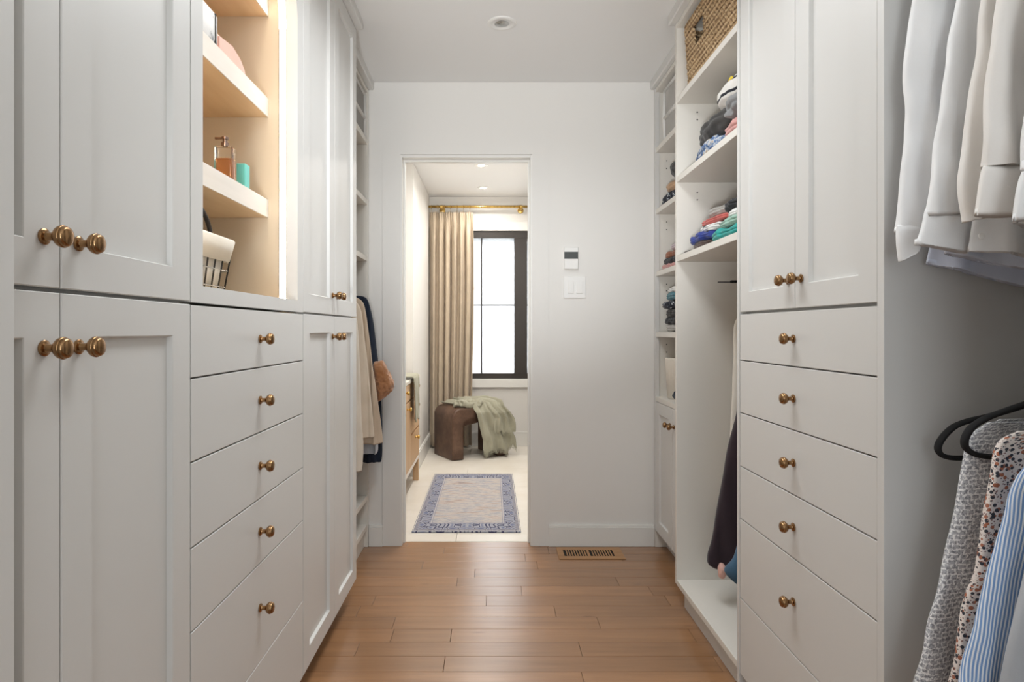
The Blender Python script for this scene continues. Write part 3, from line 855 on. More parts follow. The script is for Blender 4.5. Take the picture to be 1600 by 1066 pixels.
coat(3.165, 'short pale blue-grey garment peeking out beneath the beige coats', [(510, 560, 480), (510, 572, 520), (510, 580, 600), (512, 588, 660), (520, 591, 700), (540, 588, 709)], 'pale_blue', 24, .03)
coat(2.80, 'cream coat nearest the tall cabinet, reaching lowest', [(500, 546, 470), (490, 557, 490), (490, 562, 560), (490, 564, 650), (490, 567, 700), (500, 565, 736)], 'cream', 25, .04)
p1, p2 = P(585, 595, 3.18), P(608, 590, 3.18)
bm = nb(); bmesh.ops.create_icosphere(bm, subdivisions=5, radius=1)
ring = [(584, 566), (598, 563), (607, 580), (616, 600), (614, 610), (603, 620), (591, 629), (586, 605)]
cxp, cyp = 598, 596
for v in bm.verts:
    d = v.co.normalized(); a = math.atan2(d.z, d.x)
    best = .1
    # radial support of the outline polygon
    for i in range(len(ring)):
        ax, ay = ring[i]; bx_, by = ring[(i+1) % len(ring)]
        ax, ay, bx_, by = ax-cxp, -(ay-cyp), bx_-cxp, -(by-cyp)
        dx, dy = math.cos(a), math.sin(a); ex, ey = bx_-ax, by-ay
        den = dx*ey-dy*ex
        if abs(den) < 1e-6: continue
        t = (ax*ey-ay*ex)/den; u = (ax*dy-ay*dx)/den
        if t > 0 and -1e-6 <= u <= 1+1e-6: best = t
    h = math.sqrt(max(0, 1-d.y*d.y))
    q = P(cxp+best*h*math.cos(a), cyp-best*h*math.sin(a), 3.20)
    q.y += .055*math.copysign(abs(d.y)**.7, d.y)
    q += d*(.005*noise.noise(q*70)+.003*noise.noise(q*160))
    v.co = q
tag(finish('fleece_sleeve', bm, FAB['tan_fur'], None, True), 'fluffy tan fleece cuff sticking out right of the coats', 'sleeve', CG)

# baskets at the bottom of the far left unit
def grid_mat(name, c1, c2, sc):
    m = NT(name, .7); v = m.coord('Object', (sc, sc, sc))
    ch = m.n('ShaderNodeTexChecker', Scale=1.0); m.l(v, ch.inputs[0]); ch.inputs[1].default_value = lin(c1); ch.inputs[2].default_value = lin(c2)
    m.base(ch.outputs[0]); m.bump(ch.outputs[1], .6, .003); return m.m
M['weave'] = grid_mat('white_weave', (226, 220, 210), (150, 140, 128), 120)
M['weave2'] = grid_mat('cream_weave', (214, 206, 192), (190, 180, 166), 150)
def tapered_basket(name, x0, x1, y0, y1, z0, z1, mat, label, taper=.88, cut=True):
    t = thing(name, ((x0+x1)/2, (y0+y1)/2, z0), label, 'basket', 'baskets at the foot of the far left unit')
    bm = nb(); cx_, cy_ = (x0+x1)/2, (y0+y1)/2
    def lp(k, z, ins=0): return [bm.verts.new((cx_+(a-cx_)*k-math.copysign(ins, a-cx_), cy_+(b-cy_)*k-math.copysign(ins, b-cy_), z)) for a, b in ((x0, y0), (x1, y0), (x1, y1), (x0, y1))]
    L = [lp(taper, z0), lp(1, z1), lp(1, z1, .008), lp(taper, z0+.01, .008)]
    for A, B in zip(L, L[1:]):
        for k in range(4): bm.faces.new((A[k], A[(k+1) % 4], B[(k+1) % 4], B[k]))
    bm.faces.new(L[0]); bm.faces.new(L[-1])
    finish('body', bm, mat, t)
    bm = nb(); tube(bm, [(x0, y0, z1), (x1, y0, z1), (x1, y1, z1), (x0, y1, z1)], .006, 8, True); finish('rim', bm, mat, t, True)
    if cut:
        tag(finish('handle_hole', bx(x1-.006, x1+.0015, cy_-.035, cy_+.035, z1-.05, z1-.025, bev=.0006), M['dark'], t), 'dark oval grip hole')
    return t
tapered_basket('storage_basket', -.96, -.66, 2.76, 3.14, .2735, .43, M['weave'], 'white perforated basket on the low shelf of the far left unit')
tapered_basket('storage_basket', -.96, -.66, 2.76, 3.10, .1235, .235, M['weave2'], 'cream woven basket with grip hole on the floor shelf')
# fabric bins with white piping
def fabric_bin(x0, x1, y0, y1, z0, z1, s, label, fb='bingrey'):
    t = thing('storage_bin', ((x0+x1)/2, (y0+y1)/2, z0), label, 'bin', 'piped fabric storage bins on the top shelves')
    finish('body', bx(x0, x1, y0, y1, z0, z1, bev=.004), FAB[fb], t)
    xf = x1 if s > 0 else x0
    bm = nb(); r = .008
    for yy in (y0, y1): tube(bm, [(xf, yy, z0+r), (xf+s*.004, yy, (z0+z1)/2), (xf, yy, z1)], r, 8); tube(bm, [(x0, yy, z1), (x1, yy, z1)], r, 8)
    tube(bm, [(xf, y0, z1), (xf, y1, z1)], r, 8); tube(bm, [(xf, y0, z0+r), (xf, y1, z0+r)], r, 8)
    tube(bm, [(xf, y0, (z0+z1)/2-.01), (xf, y1, (z0+z1)/2-.01)], r*1.3, 8)
    finish('piping', bm, FAB['whitefab'], t, True)
    return t
fabric_bin(-1.0, -.662, 2.78, 3.325, 2.1325, 2.36, 1, 'grey fabric bin with white piping, top shelf of the far left unit')
fabric_bin(.875, 1.20, 2.76, 3.23, 2.0865, 2.34, -1, 'pale fabric bin with white piping, top shelf of the narrow right unit', 'lightgrey')

# ------------------------------------------------------------------ right wardrobe contents
# seagrass basket on the top shelf
def seagrass():
    m = NT('seagrass', .8); v = m.coord('Object', (1, 1, 1))
    wv = m.n('ShaderNodeTexWave', Scale=16.0, Distortion=2.5); wv.bands_direction = 'Z'; wv.inputs['Detail Scale'].default_value = 6.; m.l(v, wv.inputs['Vector'])
    w2 = m.n('ShaderNodeTexWave', Scale=26.0, Distortion=3.0); w2.bands_direction = 'DIAGONAL'; m.l(v, w2.inputs['Vector'])
    mx = m.mix(.45, wv.outputs['Color'], w2.outputs['Color'])
    m.base(m.ramp(mx, [(.12, (120, 92, 62)), (.45, (188, 156, 116)), (.85, (222, 194, 154))])); m.bump(mx, .8, .006)
    return m.m
M['seagrass'] = seagrass()
sb = thing('seagrass_basket', (.95, 2.24, 2.0885), 'woven seagrass basket on the top shelf of the right wardrobe', 'basket')
bx0, bx1, by0, by1, bz0, bz1 = .778, 1.22, 1.995, 2.605, 2.092, 2.352
# coiled rows: stacked ropes around a rounded rectangle, with a gap for the grip hole
def rrect(x0, x1, y0, y1, r, n=5):
    pts = []
    for cx_, cy_, a0 in ((x1-r, y1-r, 0), (x0+r, y1-r, PI/2), (x0+r, y0+r, PI), (x1-r, y0+r, 1.5*PI)):
        for k in range(n+1): pts.append((cx_+r*math.cos(a0+PI/2*k/n), cy_+r*math.sin(a0+PI/2*k/n)))
    return pts
def resample(pts, step):
    out = []; n = len(pts)
    for i in range(n):
        a, b = Vector(pts[i]), Vector(pts[(i+1) % n]); L = (b-a).length; k = max(1, int(L/step))
        for q in range(k): out.append(a+(b-a)*q/k)
    return out
nrow = 21
bm = nb()
for r in range(nrow):
    z = bz0+.006+(bz1-bz0-.012)*r/(nrow-1)
    tp = .012*(1-r/(nrow-1))
    pts = resample(rrect(bx0+tp, bx1-tp, by0+tp, by1-tp, .05), .009)
    ring = [Vector((p.x, p.y, z+.0015*math.sin(i*2.6+r))) for i, p in enumerate(pts)]
    ry = by1-.20
    hole = 11 <= r <= 16
    rad = [(.0078 if (i+r) % 3 else .0052) for i in range(len(ring))]
    if hole:
        seq = [i for i, p in enumerate(ring) if not (p.x < bx0+.03 and ry-.05 < p.y < ry+.05)]
        # rotate so that the gap is between end and start
        g = next(k for k in range(len(seq)) if seq[(k+1) % len(seq)]-seq[k] not in (1,) and (seq[(k+1) % len(seq)]-seq[k]) % len(ring) != 1)
        seq = seq[g+1:]+seq[:g+1]
        tube(bm, [ring[i] for i in seq], [rad[i] for i in seq], 6)
    else: tube(bm, ring, rad, 6, True)
finish('body', bm, M['seagrass'], sb, True)
finish('base', bx(bx0+.015, bx1-.015, by0+.015, by1-.015, bz0-.003, bz0+.006), M['seagrass'], sb)
S2, S3 = 1.7655, 1.4405
FG = 'folded clothes in the right wardrobe'
folded((.905, 2.365, S2+.031), (.12, .155, .032), 'denim_patch', 31, 'patched pale blue jeans under the charcoal top, middle wardrobe shelf', FG)
folded((.895, 2.31, S2+.097), (.12, .17, .046), 'charcoal', 32, 'rolled charcoal garment lying on the patched jeans', FG, e=2.6, tilt=-.12)
folded((.875, 2.085, S2+.030), (.095, .10, .031), 'pink', 33, 'dusty pink garment at the shelf edge under the grey one', FG, e=2.8)
folded((.878, 2.075, S2+.096), (.10, .095, .042), 'grey', 34, 'crumpled grey garment between striped top and pink garment', FG, e=2.6, crease=.02)
st = folded((.912, 2.165, S2+.172), (.13, .155, .060), 'black_stripe', 35, 'white top with black stripes and yellow motif crowning the pile', FG, e=2.3, layers=0, crease=.008)
bm = nb(); bmesh.ops.create_uvsphere(bm, u_segments=16, v_segments=10, radius=1)
for v in bm.verts: v.co = Vector((.797+v.co.x*.006, 2.13+v.co.y*.020, S2+.200+v.co.z*.014))
tag(finish('printed_motif', bm, plain('motif_yellow', (226, 196, 60), .8), st, True), 'yellow printed motif')
bm = nb(); bmesh.ops.create_uvsphere(bm, u_segments=16, v_segments=10, radius=1)
for v in bm.verts: v.co = Vector((.788+v.co.x*.006, 2.165+v.co.y*.018, S2+.178+v.co.z*.013))
tag(finish('printed_motif', bm, plain('motif_navy', (66, 70, 96), .8), st, True), 'navy printed motif')
# lower shelf pile
folded((.845, 2.575, S3+.006), (.065, .035, .007), 'blackjersey', 41, 'flat black cloth lying alone at the far end of the lower shelf', FG, crease=.003)
folded((.89, 2.42, S3+.015), (.105, .105, .016), 'brown', 42, 'dark brown garment at the bottom under the royal blue one', FG)
folded((.88, 2.43, S3+.044), (.10, .11, .015), 'blue', 43, 'royal blue crumpled garment below the white print top', FG, crease=.02, sub=5)
folded((.90, 2.38, S3+.072), (.105, .105, .014), 'white_print', 44, 'white top with dark print folded above the royal blue garment', FG)
folded((.92, 2.37, S3+.098), (.115, .135, .013), 'coral', 45, 'coral red garment folded over the white print top', FG)
folded((.875, 2.14, S3+.019), (.10, .145, .020), 'teal', 46, 'bright teal garment lying on the lower wardrobe shelf', FG, crease=.014)
folded((.88, 2.115, S3+.053), (.10, .13, .016), 'mint', 47, 'pale mint garment folded on top of the teal one', FG)
folded((.89, 2.09, S3+.082), (.095, .10, .013), 'whitefab', 48, 'thin white garment between mint and black garments', FG)
folded((.895, 2.10, S3+.113), (.10, .115, .021), 'blackjersey', 49, 'black garment heaped on the white one, lower wardrobe shelf', FG, e=2.6, crease=.018)
folded((.94, 2.36, S3+.134), (.115, .13, .024), 'lightgrey', 50, 'light grey garment draped over the coral one, lower wardrobe shelf', FG, e=3)

# narrow unit piles
NG = 'folded clothes in the narrow right unit'
T1, T2, T3 = 1.7655, 1.4405, 1.1255
folded((.975, 3.185, T1+.026), (.10, .14, .027), 'navy_print', 51, 'grey white mottled garment at the base of the upper narrow pile', NG, crease=.014)
s_=folded((.975, 3.165, T1+.083), (.09, .12, .028), 'tan', 52, 'tan garment folded in the upper narrow pile', NG, e=2.8)
folded((.975, 3.13, T1+.165), (.09, .13, .050), 'charcoal', 53, 'round charcoal garment on top of the tan one', NG, e=2.2, crease=.008)
folded((.965, 3.185, T2+.012), (.09, .14, .013), 'pink', 54, 'flat dusty pink garment at the base of the middle narrow pile', NG)
folded((.965, 3.175, T2+.039), (.085, .135, .014), 'blackjersey', 55, 'dark grey garment above the flat pink one', NG)
folded((.97, 3.155, T2+.070), (.085, .12, .015), 'rust', 56, 'rust brown knit in the middle narrow pile', NG)
folded((.975, 3.14, T2+.105), (.08, .10, .018), 'lilac', 57, 'fluffy pale lilac garment topping the middle narrow pile', NG, e=2.4)
folded((.96, 3.14, T3+.018), (.08, .11, .018), 'lightgrey', 58, 'light grey garment at the base of the lower narrow pile', NG)
folded((.96, 3.15, T3+.056), (.085, .12, .018), 'blackjersey', 59, 'black garment above the light grey one, lower narrow pile', NG)
folded((.96, 3.14, T3+.094), (.08, .12, .019), 'charcoal', 60, 'charcoal garment in the middle of the lower narrow pile', NG)
folded((.96, 3.18, T3+.135), (.085, .13, .020), 'navy_print', 61, 'navy garment with white print beneath the teal knit', NG)
folded((.965, 3.16, T3+.176), (.08, .12, .019), 'mutedteal', 62, 'muted teal knit near the top of the lower narrow pile', NG)
folded((.965, 3.15, T3+.210), (.075, .10, .013), 'whitefab', 63, 'white cloth with coloured print topping the lower narrow pile', NG)
cb = thing('storage_bin', (.975, 3.2, .79), 'tall cream ribbed bin standing on the narrow unit counter', 'bin')
bm = nb(); qx, qy = .975, 3.215; lathe(bm, [(0, .082), (.004, .088), (.20, .100), (.205, .100), (.205, .093), (.01, .080)], (qx, qy, .7905), 'z', 78)
for i, v in enumerate(bm.verts):
    a = math.atan2(v.co.y-qy, v.co.x-qx); k = 1+.014*math.sin(a*26); v.co.x = qx+(v.co.x-qx)*k; v.co.y = qy+(v.co.y-qy)*k
finish('body', bm, FAB['linen'], cb, True)
tag(lump('folded_garment', (.925, 3.05, .7905+.030), (.055, .055, .032), FAB['navy'], 64, e=2.4), 'small dark navy cloth in front of the cream bin', 'clothing', NG)

# hanging coat, denim and empty hanger in the wardrobe
tag(loft('coat', [(1190, 1260, 475), (1150, 1290, 500), (1146, 1300, 560), (1142, 1300, 640), (1136, 1300, 740), (1128, 1300, 800)], 2.52, FAB['linen'], None, .04, .005, 40, 71), 'long cream garment behind the dark plum coat', 'coat', 'clothes hanging in the right wardrobe')
tag(loft('coat', [(1200, 1270, 500), (1158, 1290, 560), (1152, 1300, 640), (1140, 1300, 690), (1131, 1300, 740), (1122, 1300, 800), (1113, 1300, 845), (1106, 1300, 870), (1110, 1290, 885), (1140, 1280, 897)], 2.38, FAB['plum'], None, .08, .012, 45, 72, hem=.01), 'long dark plum coat hanging in the right wardrobe', 'coat', 'clothes hanging in the right wardrobe')
tag(loft('denim_jacket', [(1220, 1300, 560), (1176, 1300, 640), (1164, 1300, 740), (1158, 1300, 820), (1147, 1300, 865), (1133, 1300, 893), (1150, 1300, 912)], 2.14, FAB['denim'], None, .06, .008, 40, 73, hem=.01), 'blue denim hem low beside the drawer tower', 'jacket', 'clothes hanging in the right wardrobe')
tag(lump('folded_garment', tuple(P(1129, 893, 2.36)), (.010, .014, .024), FAB['pouchpink'], 74, flat=False, sub=4), 'small pink frill showing under the dark plum coat', 'clothing')
t = thing('trouser_hanger', (1.06, 2.26, 1.30), 'black trouser hanger hanging empty under the lower wardrobe shelf', 'hanger')
bm = nb(); box(bm, .800, 1.30, 2.259, 2.265, 1.303, 1.3065, bev=.001); box(bm, .845, .90, 2.255, 2.269, 1.302, 1.311, bev=.002); finish('bar', bm, M['black'], t)
bm = nb(); tube(bm, [(1.06, 2.262, 1.312), (1.06, 2.262, 1.37)]+[(1.06, 2.262+.0, 1.385)]+[(1.06+.022*math.sin(a), 2.262, 1.385+.022*math.cos(a)) for a in (-1.6, -.8, 0, .8, 1.6)], .002, 6); finish('hook', bm, M['steel'], t, True)

# ------------------------------------------------------------------ niche contents
S = 1.5195
pb = thing('perfume_bottle', (-.69, 1.64, S), 'square glass pump bottle half full of orange liquid on the lit shelf', 'bottle')
gm = NT('clear_glass', .03); gm.base((250, 250, 250)); gm.b.inputs['Transmission Weight'].default_value = 1; gm.b.inputs['IOR'].default_value = 1.45
lm = NT('orange_liquid', .05); lm.base((248, 186, 132)); lm.b.inputs['Transmission Weight'].default_value = .75; lm.b.inputs['IOR'].default_value = 1.34
bx_ = (-.712, -.668, 1.640, 1.675)
finish('glass', bx(bx_[0], bx_[1], bx_[2], bx_[3], S+.0005, S+.088, bev=.003), gm.m, pb, 'auto')
finish('liquid', bx(bx_[0]+.003, bx_[1]-.003, bx_[2]+.003, bx_[3]-.003, S+.005, S+.058, bev=.002), lm.m, pb)
bm = nb(); cxx, cyy = (bx_[0]+bx_[1])/2, (bx_[2]+bx_[3])/2
lathe(bm, [(0, .009), (.001, .010), (.012, .010), (.013, .006), (.020, .006), (.021, .009), (.027, .009), (.028, 0)], (cxx, cyy, S+.088), 'z', 20)
box(bm, cxx-.026, cxx, cyy-.003, cyy+.003, S+.109, S+.115, bev=.001)
tag(finish('pump', bm, brass('rose_steel', (206, 178, 166), .2), pb, 'auto'), 'rose silver pump head')
tag(finish('box', bx(-.695, -.670, 1.742, 1.775, S+.0005, S+.070, bev=.002), plain('aqua_card', (112, 206, 196), .5)), 'small aqua box right of the pump bottle', 'box')
S = 1.8175
# pink pouch
bm = nb(); pr = [(1.575, 0), (1.755, 0), (1.758, .010), (1.745, .030), (1.715, .048), (1.66, .054), (1.575, .050)]
A = [bm.verts.new((-.672, y, S+.0005+z)) for y, z in pr]; B = [bm.verts.new((-.80, y, S+.0005+z)) for y, z in pr]
n = len(pr)
for k in range(n): bm.faces.new((A[k], A[(k+1) % n], B[(k+1) % n], B[k]))
bm.faces.new(A); bm.faces.new(list(reversed(B)))
bmesh.ops.bevel(bm, geom=list(bm.edges), offset=.006, segments=3, affect='EDGES')
tag(finish('pouch', bm, FAB['pouchpink'], None, 'auto'), 'soft pink pouch at the right end of the upper lit shelf', 'pouch')
wt = thing('toiletry_case', (-.71, 1.38, S), 'white marbled zip case beside the pink pouch on upper lit shelf', 'case')
mm = NT('marbled_white', .5); vv = mm.coord(); mm.base(mm.ramp(mm.noise(vv, 14, 6, .7), [(.40, (120, 124, 130)), (.5, (232, 232, 232)), (.7, (242, 241, 239))]))
finish('body', bx(-.80, -.664, 1.34, 1.560, S+.0005, S+.085, bev=.012), mm.m, wt, 'auto')
bm = nb(); box(bm, -.670, -.6625, 1.536, 1.5425, S+.004, S+.078, bev=.001); finish('zip', bm, M['dark'], wt)
# lined wire basket
wbk = thing('wire_basket', (-.74, 1.48, 1.2225), 'black wire basket with cream fabric liner and arched handle in the lit niche', 'basket')
zb0, zt = 1.2235, 1.362
ys, ye = 1.30, 1.645
def basket_loop(f, ins=0):
    k = .86+.14*f; cy_, cx_ = (ys+ye)/2, -.765
    hx, hy = .098*k-ins, (ye-ys)/2*k-ins
    return cx_-hx, cx_+hx, cy_-hy, cy_+hy
bm = nb(); L = []
for f, ins in ((0, .004), (1, .004), (1, .010), (.05, .010)):
    a, b, c, d = basket_loop(f, ins)
    L.append([bm.verts.new((x, y, zb0+.004+(zt-zb0-.004)*f)) for x, y in rrect(a, b, c, d, .02, 4)])
n = len(L[0])
for A, B in zip(L, L[1:]):
    for k in range(n): bm.faces.new((A[k], A[(k+1) % n], B[(k+1) % n], B[k]))
bm.faces.new(L[0]); bm.faces.new(L[-1])
finish('liner', bm, FAB['linen'], wbk, True)
bm = nb(); L = []
for f, ins in ((.62, -.003), (.60, -.006), (.98, -.010), (1.02, -.006), (1.02, .012), (.9, .012)):
    a, b, c, d = basket_loop(f, ins)
    pts = resample(rrect(a, b, c, d, .02, 4), .008) if False else rrect(a, b, c, d, .02, 6)
    L.append([bm.verts.new((x+.0015*math.sin(i*1.7), y, zb0+(zt-zb0)*f+(.002*math.sin(i*1.3) if f < .7 else 0))) for i, (x, y) in enumerate(pts)])
n = len(L[0])
for A, B in zip(L, L[1:]):
    for k in range(n): bm.faces.new((A[k], A[(k+1) % n], B[(k+1) % n], B[k]))
finish('liner_cuff', bm, FAB['linen'], wbk, True)
bm = nb()
a0, b0, c0, d0 = basket_loop(0, -.001); a1, b1, c1, d1 = basket_loop(1, -.001)
nw = 9
for k in range(nw):
    f = k/(nw-1)
    tube(bm, [(b0, c0+(d0-c0)*f, zb0+.001), (b1, c1+(d1-c1)*f, zt-.01)], .0022, 6)
    tube(bm, [(a0, c0+(d0-c0)*f, zb0+.001), (a1, c1+(d1-c1)*f, zt-.01)], .0022, 6)
for k in range(6):
    f = k/5
    tube(bm, [(a0+(b0-a0)*f, d0, zb0+.001), (a1+(b1-a1)*f, d1, zt-.01)], .0022, 6)
    tube(bm, [(a0+(b0-a0)*f, c0, zb0+.001), (a1+(b1-a1)*f, c1, zt-.01)], .0022, 6)
finish('upright_wires', bm, M['blackmetal'], wbk, True)
for f in (.14, .44):
    a, b, c, d = basket_loop(f, -.004); bm = nb(); tube(bm, [(x, y, zb0+(zt-zb0)*f) for x, y in rrect(a, b, c, d, .015, 4)], .0018, 6, True)
    finish('wire_ring', bm, M['steel'], wbk, True)
bm = nb(); tube(bm, [(b1-.02, 1.43+.135*math.cos(PI*k/24)-.0, zt-.01+.088*math.sin(PI*k/24)) for k in range(25)], .0055, 10)
tag(finish('handle', bm, M['blackmetal'], wbk, True), 'dark arched handle')

# ------------------------------------------------------------------ bathroom things
# rug
def rugmat():
    m = NT('rug_print', .95); v = m.coord('Generated'); sx = m.n('ShaderNodeSeparateXYZ'); m.l(v, sx.inputs[0])
    def math_(op, a, b=None):
        n = m.n('ShaderNodeMath', operation=op)
        for i, q in enumerate((a, b)):
            if q is None: continue
            if isinstance(q, (int, float)): n.inputs[i].default_value = q
            else: m.l(q, n.inputs[i])
        return n.outputs[0]
    # distance to the edge in metres (rug .613 x 1.44)
    ex = math_('MULTIPLY', math_('SUBTRACT', .5, math_('ABSOLUTE', math_('SUBTRACT', sx.outputs[0], .5))), .613)
    ey = math_('MULTIPLY', math_('SUBTRACT', .5, math_('ABSOLUTE', math_('SUBTRACT', sx.outputs[1], .5))), 1.44)
    ey2 = math_('MULTIPLY', ey, .62)
    e = math_('MINIMUM', ex, ey2)
    o = m.coord('Object')
    # mirrored coordinates make the motif symmetric
    ax = math_('ABSOLUTE', math_('SUBTRACT', sx.outputs[0], .5)); cb = m.n('ShaderNodeCombineXYZ'); m.l(ax, cb.inputs[0]); m.l(math_('MULTIPLY', math_('PINGPONG', sx.outputs[1], .0835), 2.4), cb.inputs[1])
    vo = m.n('ShaderNodeTexVoronoi', Scale=14.0); vo.feature = 'DISTANCE_TO_EDGE'; m.l(cb.outputs[0], vo.inputs['Vector'])
    nz = m.noise(o, 16, 5, .7)
    motif = m.ramp(vo.outputs['Distance'], [(.03, (30, 38, 80)), (.09, (176, 176, 182)), (.2, (140, 144, 160)), (.3, (100, 108, 138))])
    border = m.mix(m.ramp(nz, [(.35, (0, 0, 0)), (.7, (80, 80, 80))]), motif, (150, 148, 154))
    ov = m.coord('Object', (1.6, 8, 1)); nf = m.noise(ov, 2.6, 8, .72)
    field = m.ramp(nf, [(.32, (112, 108, 116)), (.40, (172, 154, 144)), (.48, (192, 184, 176)), (.54, (150, 152, 162)), (.60, (198, 190, 182)), (.68, (180, 148, 134))])
    cb2 = m.n('ShaderNodeCombineXYZ'); m.l(math_('MULTIPLY', ax, .613), cb2.inputs[0]); m.l(math_('MULTIPLY', math_('ABSOLUTE', math_('SUBTRACT', sx.outputs[1], .5)), 1.44), cb2.inputs[1])
    wv = m.n('ShaderNodeTexWave', Scale=5.0, Distortion=3.0); wv.wave_type = 'RINGS'; wv.rings_direction = 'Z'; m.l(cb2.outputs[0], wv.inputs['Vector'])
    field = m.mix(m.ramp(wv.outputs[0], [(.75, (0, 0, 0)), (.95, (90, 90, 90))]), field, (96, 98, 120))
    inb = m.ramp(e, [(.0, (0, 0, 0)), (.092, (255, 255, 255))], 'CONSTANT')
    c = m.mix(inb, border, field)
    def band(lo, hi, colr, c, amt=.7):
        r = m.n('ShaderNodeValToRGB'); r.color_ramp.interpolation = 'CONSTANT'; el = r.color_ramp.elements
        el[0].position = 0; el[0].color = (0, 0, 0, 1); el[1].position = lo; el[1].color = (amt, amt, amt, 1); z = el.new(hi); z.color = (0, 0, 0, 1)
        m.l(e, r.inputs[0]); return m.mix(r.outputs[0], c, colr)
    c = band(.0, .004, (214, 208, 198), c, 1); c = band(.004, .026, (140, 136, 142), c, .65); c = band(.084, .088, (92, 98, 128), c); c = band(.088, .096, (190, 186, 184), c); c = band(.096, .099, (104, 108, 134), c)
    m.base(c); m.bump(m.noise(o, 300, 2), .4, .002)
    return m.m
tag(finish('rug', bx(-.4475, .1655, 3.58, 5.02, .0008, .009, bev=.003), rugmat()), 'faded blue and beige oriental rug with patterned border on the bathroom floor', 'rug')

# ottoman: rounded waterfall bench
ang = math.radians(29.2)
ex = Vector((math.cos(ang), math.sin(ang), 0)); ey = Vector((-math.sin(ang), math.cos(ang), 0))
O0 = Vector((-.336, 5.535, 0))
L_, D_, H_, TL, TT = .565, .40, .452, .112, .105
def arch_profile():
    pts = []
    r = .085
    pts += [(0, .004)]
    for k in range(11): a = PI-PI/2*k/10; pts.append((r+r*math.cos(a), H_-r+r*math.sin(a)))
    for k in range(11): a = PI/2-PI/2*k/10; pts.append((L_-r+r*math.cos(a), H_-r+r*math.sin(a)))
    pts += [(L_, .004), (L_-TL, .004)]
    r2 = .07
    for k in range(9): a = PI/2*k/8; pts.append((L_-TL-r2+r2*math.cos(a), H_-TT-r2+r2*math.sin(a)))
    for k in range(9): a = PI/2+PI/2*k/8; pts.append((TL+r2+r2*math.cos(a), H_-TT-r2+r2*math.sin(a)))
    pts += [(TL, .004)]
    return pts
bm = nb(); pr = arch_profile()
def W(u, v, z): return O0+ex*u+ey*v+Vector((0, 0, z))
# inset loops give softly rounded front and back edges
import itertools
n = len(pr)
cen = []
nrm = []
for i in range(n):
    a, b = Vector(pr[i-1]), Vector(pr[(i+1) % n]); d = (b-a).normalized(); nrm.append(Vector((d.y, -d.x)))
# the profile runs clockwise seen from the front, so outward normals point away from the shape
ar = sum(pr[i][0]*pr[(i+1) % n][1]-pr[(i+1) % n][0]*pr[i][1] for i in range(n))
sg = 1 if ar > 0 else -1
rings = []
rad = .018
for v_, ins in [(rad*(1-math.cos(t)), rad*(1-math.sin(t))) for t in (PI/2*k/5 for k in range(6))]+[(D_-rad*(1-math.cos(t)), rad*(1-math.sin(t))) for t in (PI/2*k/5 for k in range(5, -1, -1))]:
    rings.append([bm.verts.new(W(pr[i][0]-sg*nrm[i].x*ins, v_, max(.003, pr[i][1]-sg*nrm[i].y*ins))) for i in range(n)])
for A, B in zip(rings, rings[1:]):
    for k in range(n): bm.faces.new((A[k], A[(k+1) % n], B[(k+1) % n], B[k]))
f1 = bm.faces.new(rings[0]); f2 = bm.faces.new(list(reversed(rings[-1])))
bmesh.ops.triangulate(bm, faces=[f1, f2])
ot = thing('ottoman', (-.1, 5.75, 0), 'dark brown leather waterfall bench standing before the bathroom window', 'ottoman')
finish('body', bm, M['leather'], ot, 'auto')
bm = nb()
for v_ in (.02, D_-.02):
    tube(bm, [W(u-sg*0, v_, z)+Vector((0, 0, 0)) for u, z in [(p[0], p[1]) for p in pr[1:23]]], .0022, 6)
finish('seam', bm, M['leather'], ot, True)

# sage throw draped over the bench
def drape(name, path, width, mat, label, cat, u0, fold=.012, wobble=.02, twist=0.0, parent=None, seed=3, thick=.008, fringe=False, nacross=40):
    """path: (v, z) in bench coordinates from back over the top and down the front; across axis u"""
    ns = 90
    seg = [0]
    for a, b in zip(path, path[1:]): seg.append(seg[-1]+math.hypot(b[0]-a[0], b[1]-a[1]))
    tot = seg[-1]
    bm = nb(); G = []
    for i in range(ns+1):
        s = tot*i/ns; k = max(j for j in range(len(seg)-1) if seg[j] <= s+1e-9); f = (s-seg[k])/(seg[k+1]-seg[k])
        p0, p1 = path[k], path[k+1]; v_ = p0[0]+(p1[0]-p0[0])*f; z = p0[1]+(p1[1]-p0[1])*f
        dv, dz = p1[0]-p0[0], p1[1]-p0[1]; l = math.hypot(dv, dz); nv_, nz_ = -dz/l, dv/l
        if nz_ < 0 and abs(dz) < abs(dv): nv_, nz_ = -nv_, -nz_
        if abs(dz) >= abs(dv): nv_, nz_ = (-abs(nv_), 0) if v_ < .2 else (abs(nv_), 0)
        row = []
        w = width(i/ns); c0 = u0(i/ns)
        for q in range(nacross+1):
            a = q/nacross; u = c0+w*(a-.5)
            h = .5+.5*math.sin(a*17+seed+3*math.sin(i/ns*3)); h = h*fold*1.7+.5*fold*(.5+.5*math.sin(a*39+i/ns*6))
            h += wobble*.5*(1+noise.noise(Vector((a*3, i/ns*5, seed))))*.8
            zz = z+nz_*h
            if i > ns*.55: zz -= .03*(i/ns-.55)*noise.noise(Vector((a*5, 0, seed)))*6
            row.append(bm.verts.new(W(u, v_+nv_*h, max(zz, .012))))
        G.append(row)
    for i in range(ns):
        for q in range(nacross): bm.faces.new((G[i][q], G[i][q+1], G[i+1][q+1], G[i+1][q]))
    tips = [(v.co.copy()) for v in G[-1]]
    o = finish(name, bm, mat, parent, True)
    sm = o.modifiers.new('Solidify', 'SOLIDIFY'); sm.thickness = thick; sm.offset = 1
    return o, tips
th_ = thing('throw_blanket', (0, 5.6, .45), 'sage green fringed throw draped over the brown leather bench', 'blanket')
topz = H_+.003
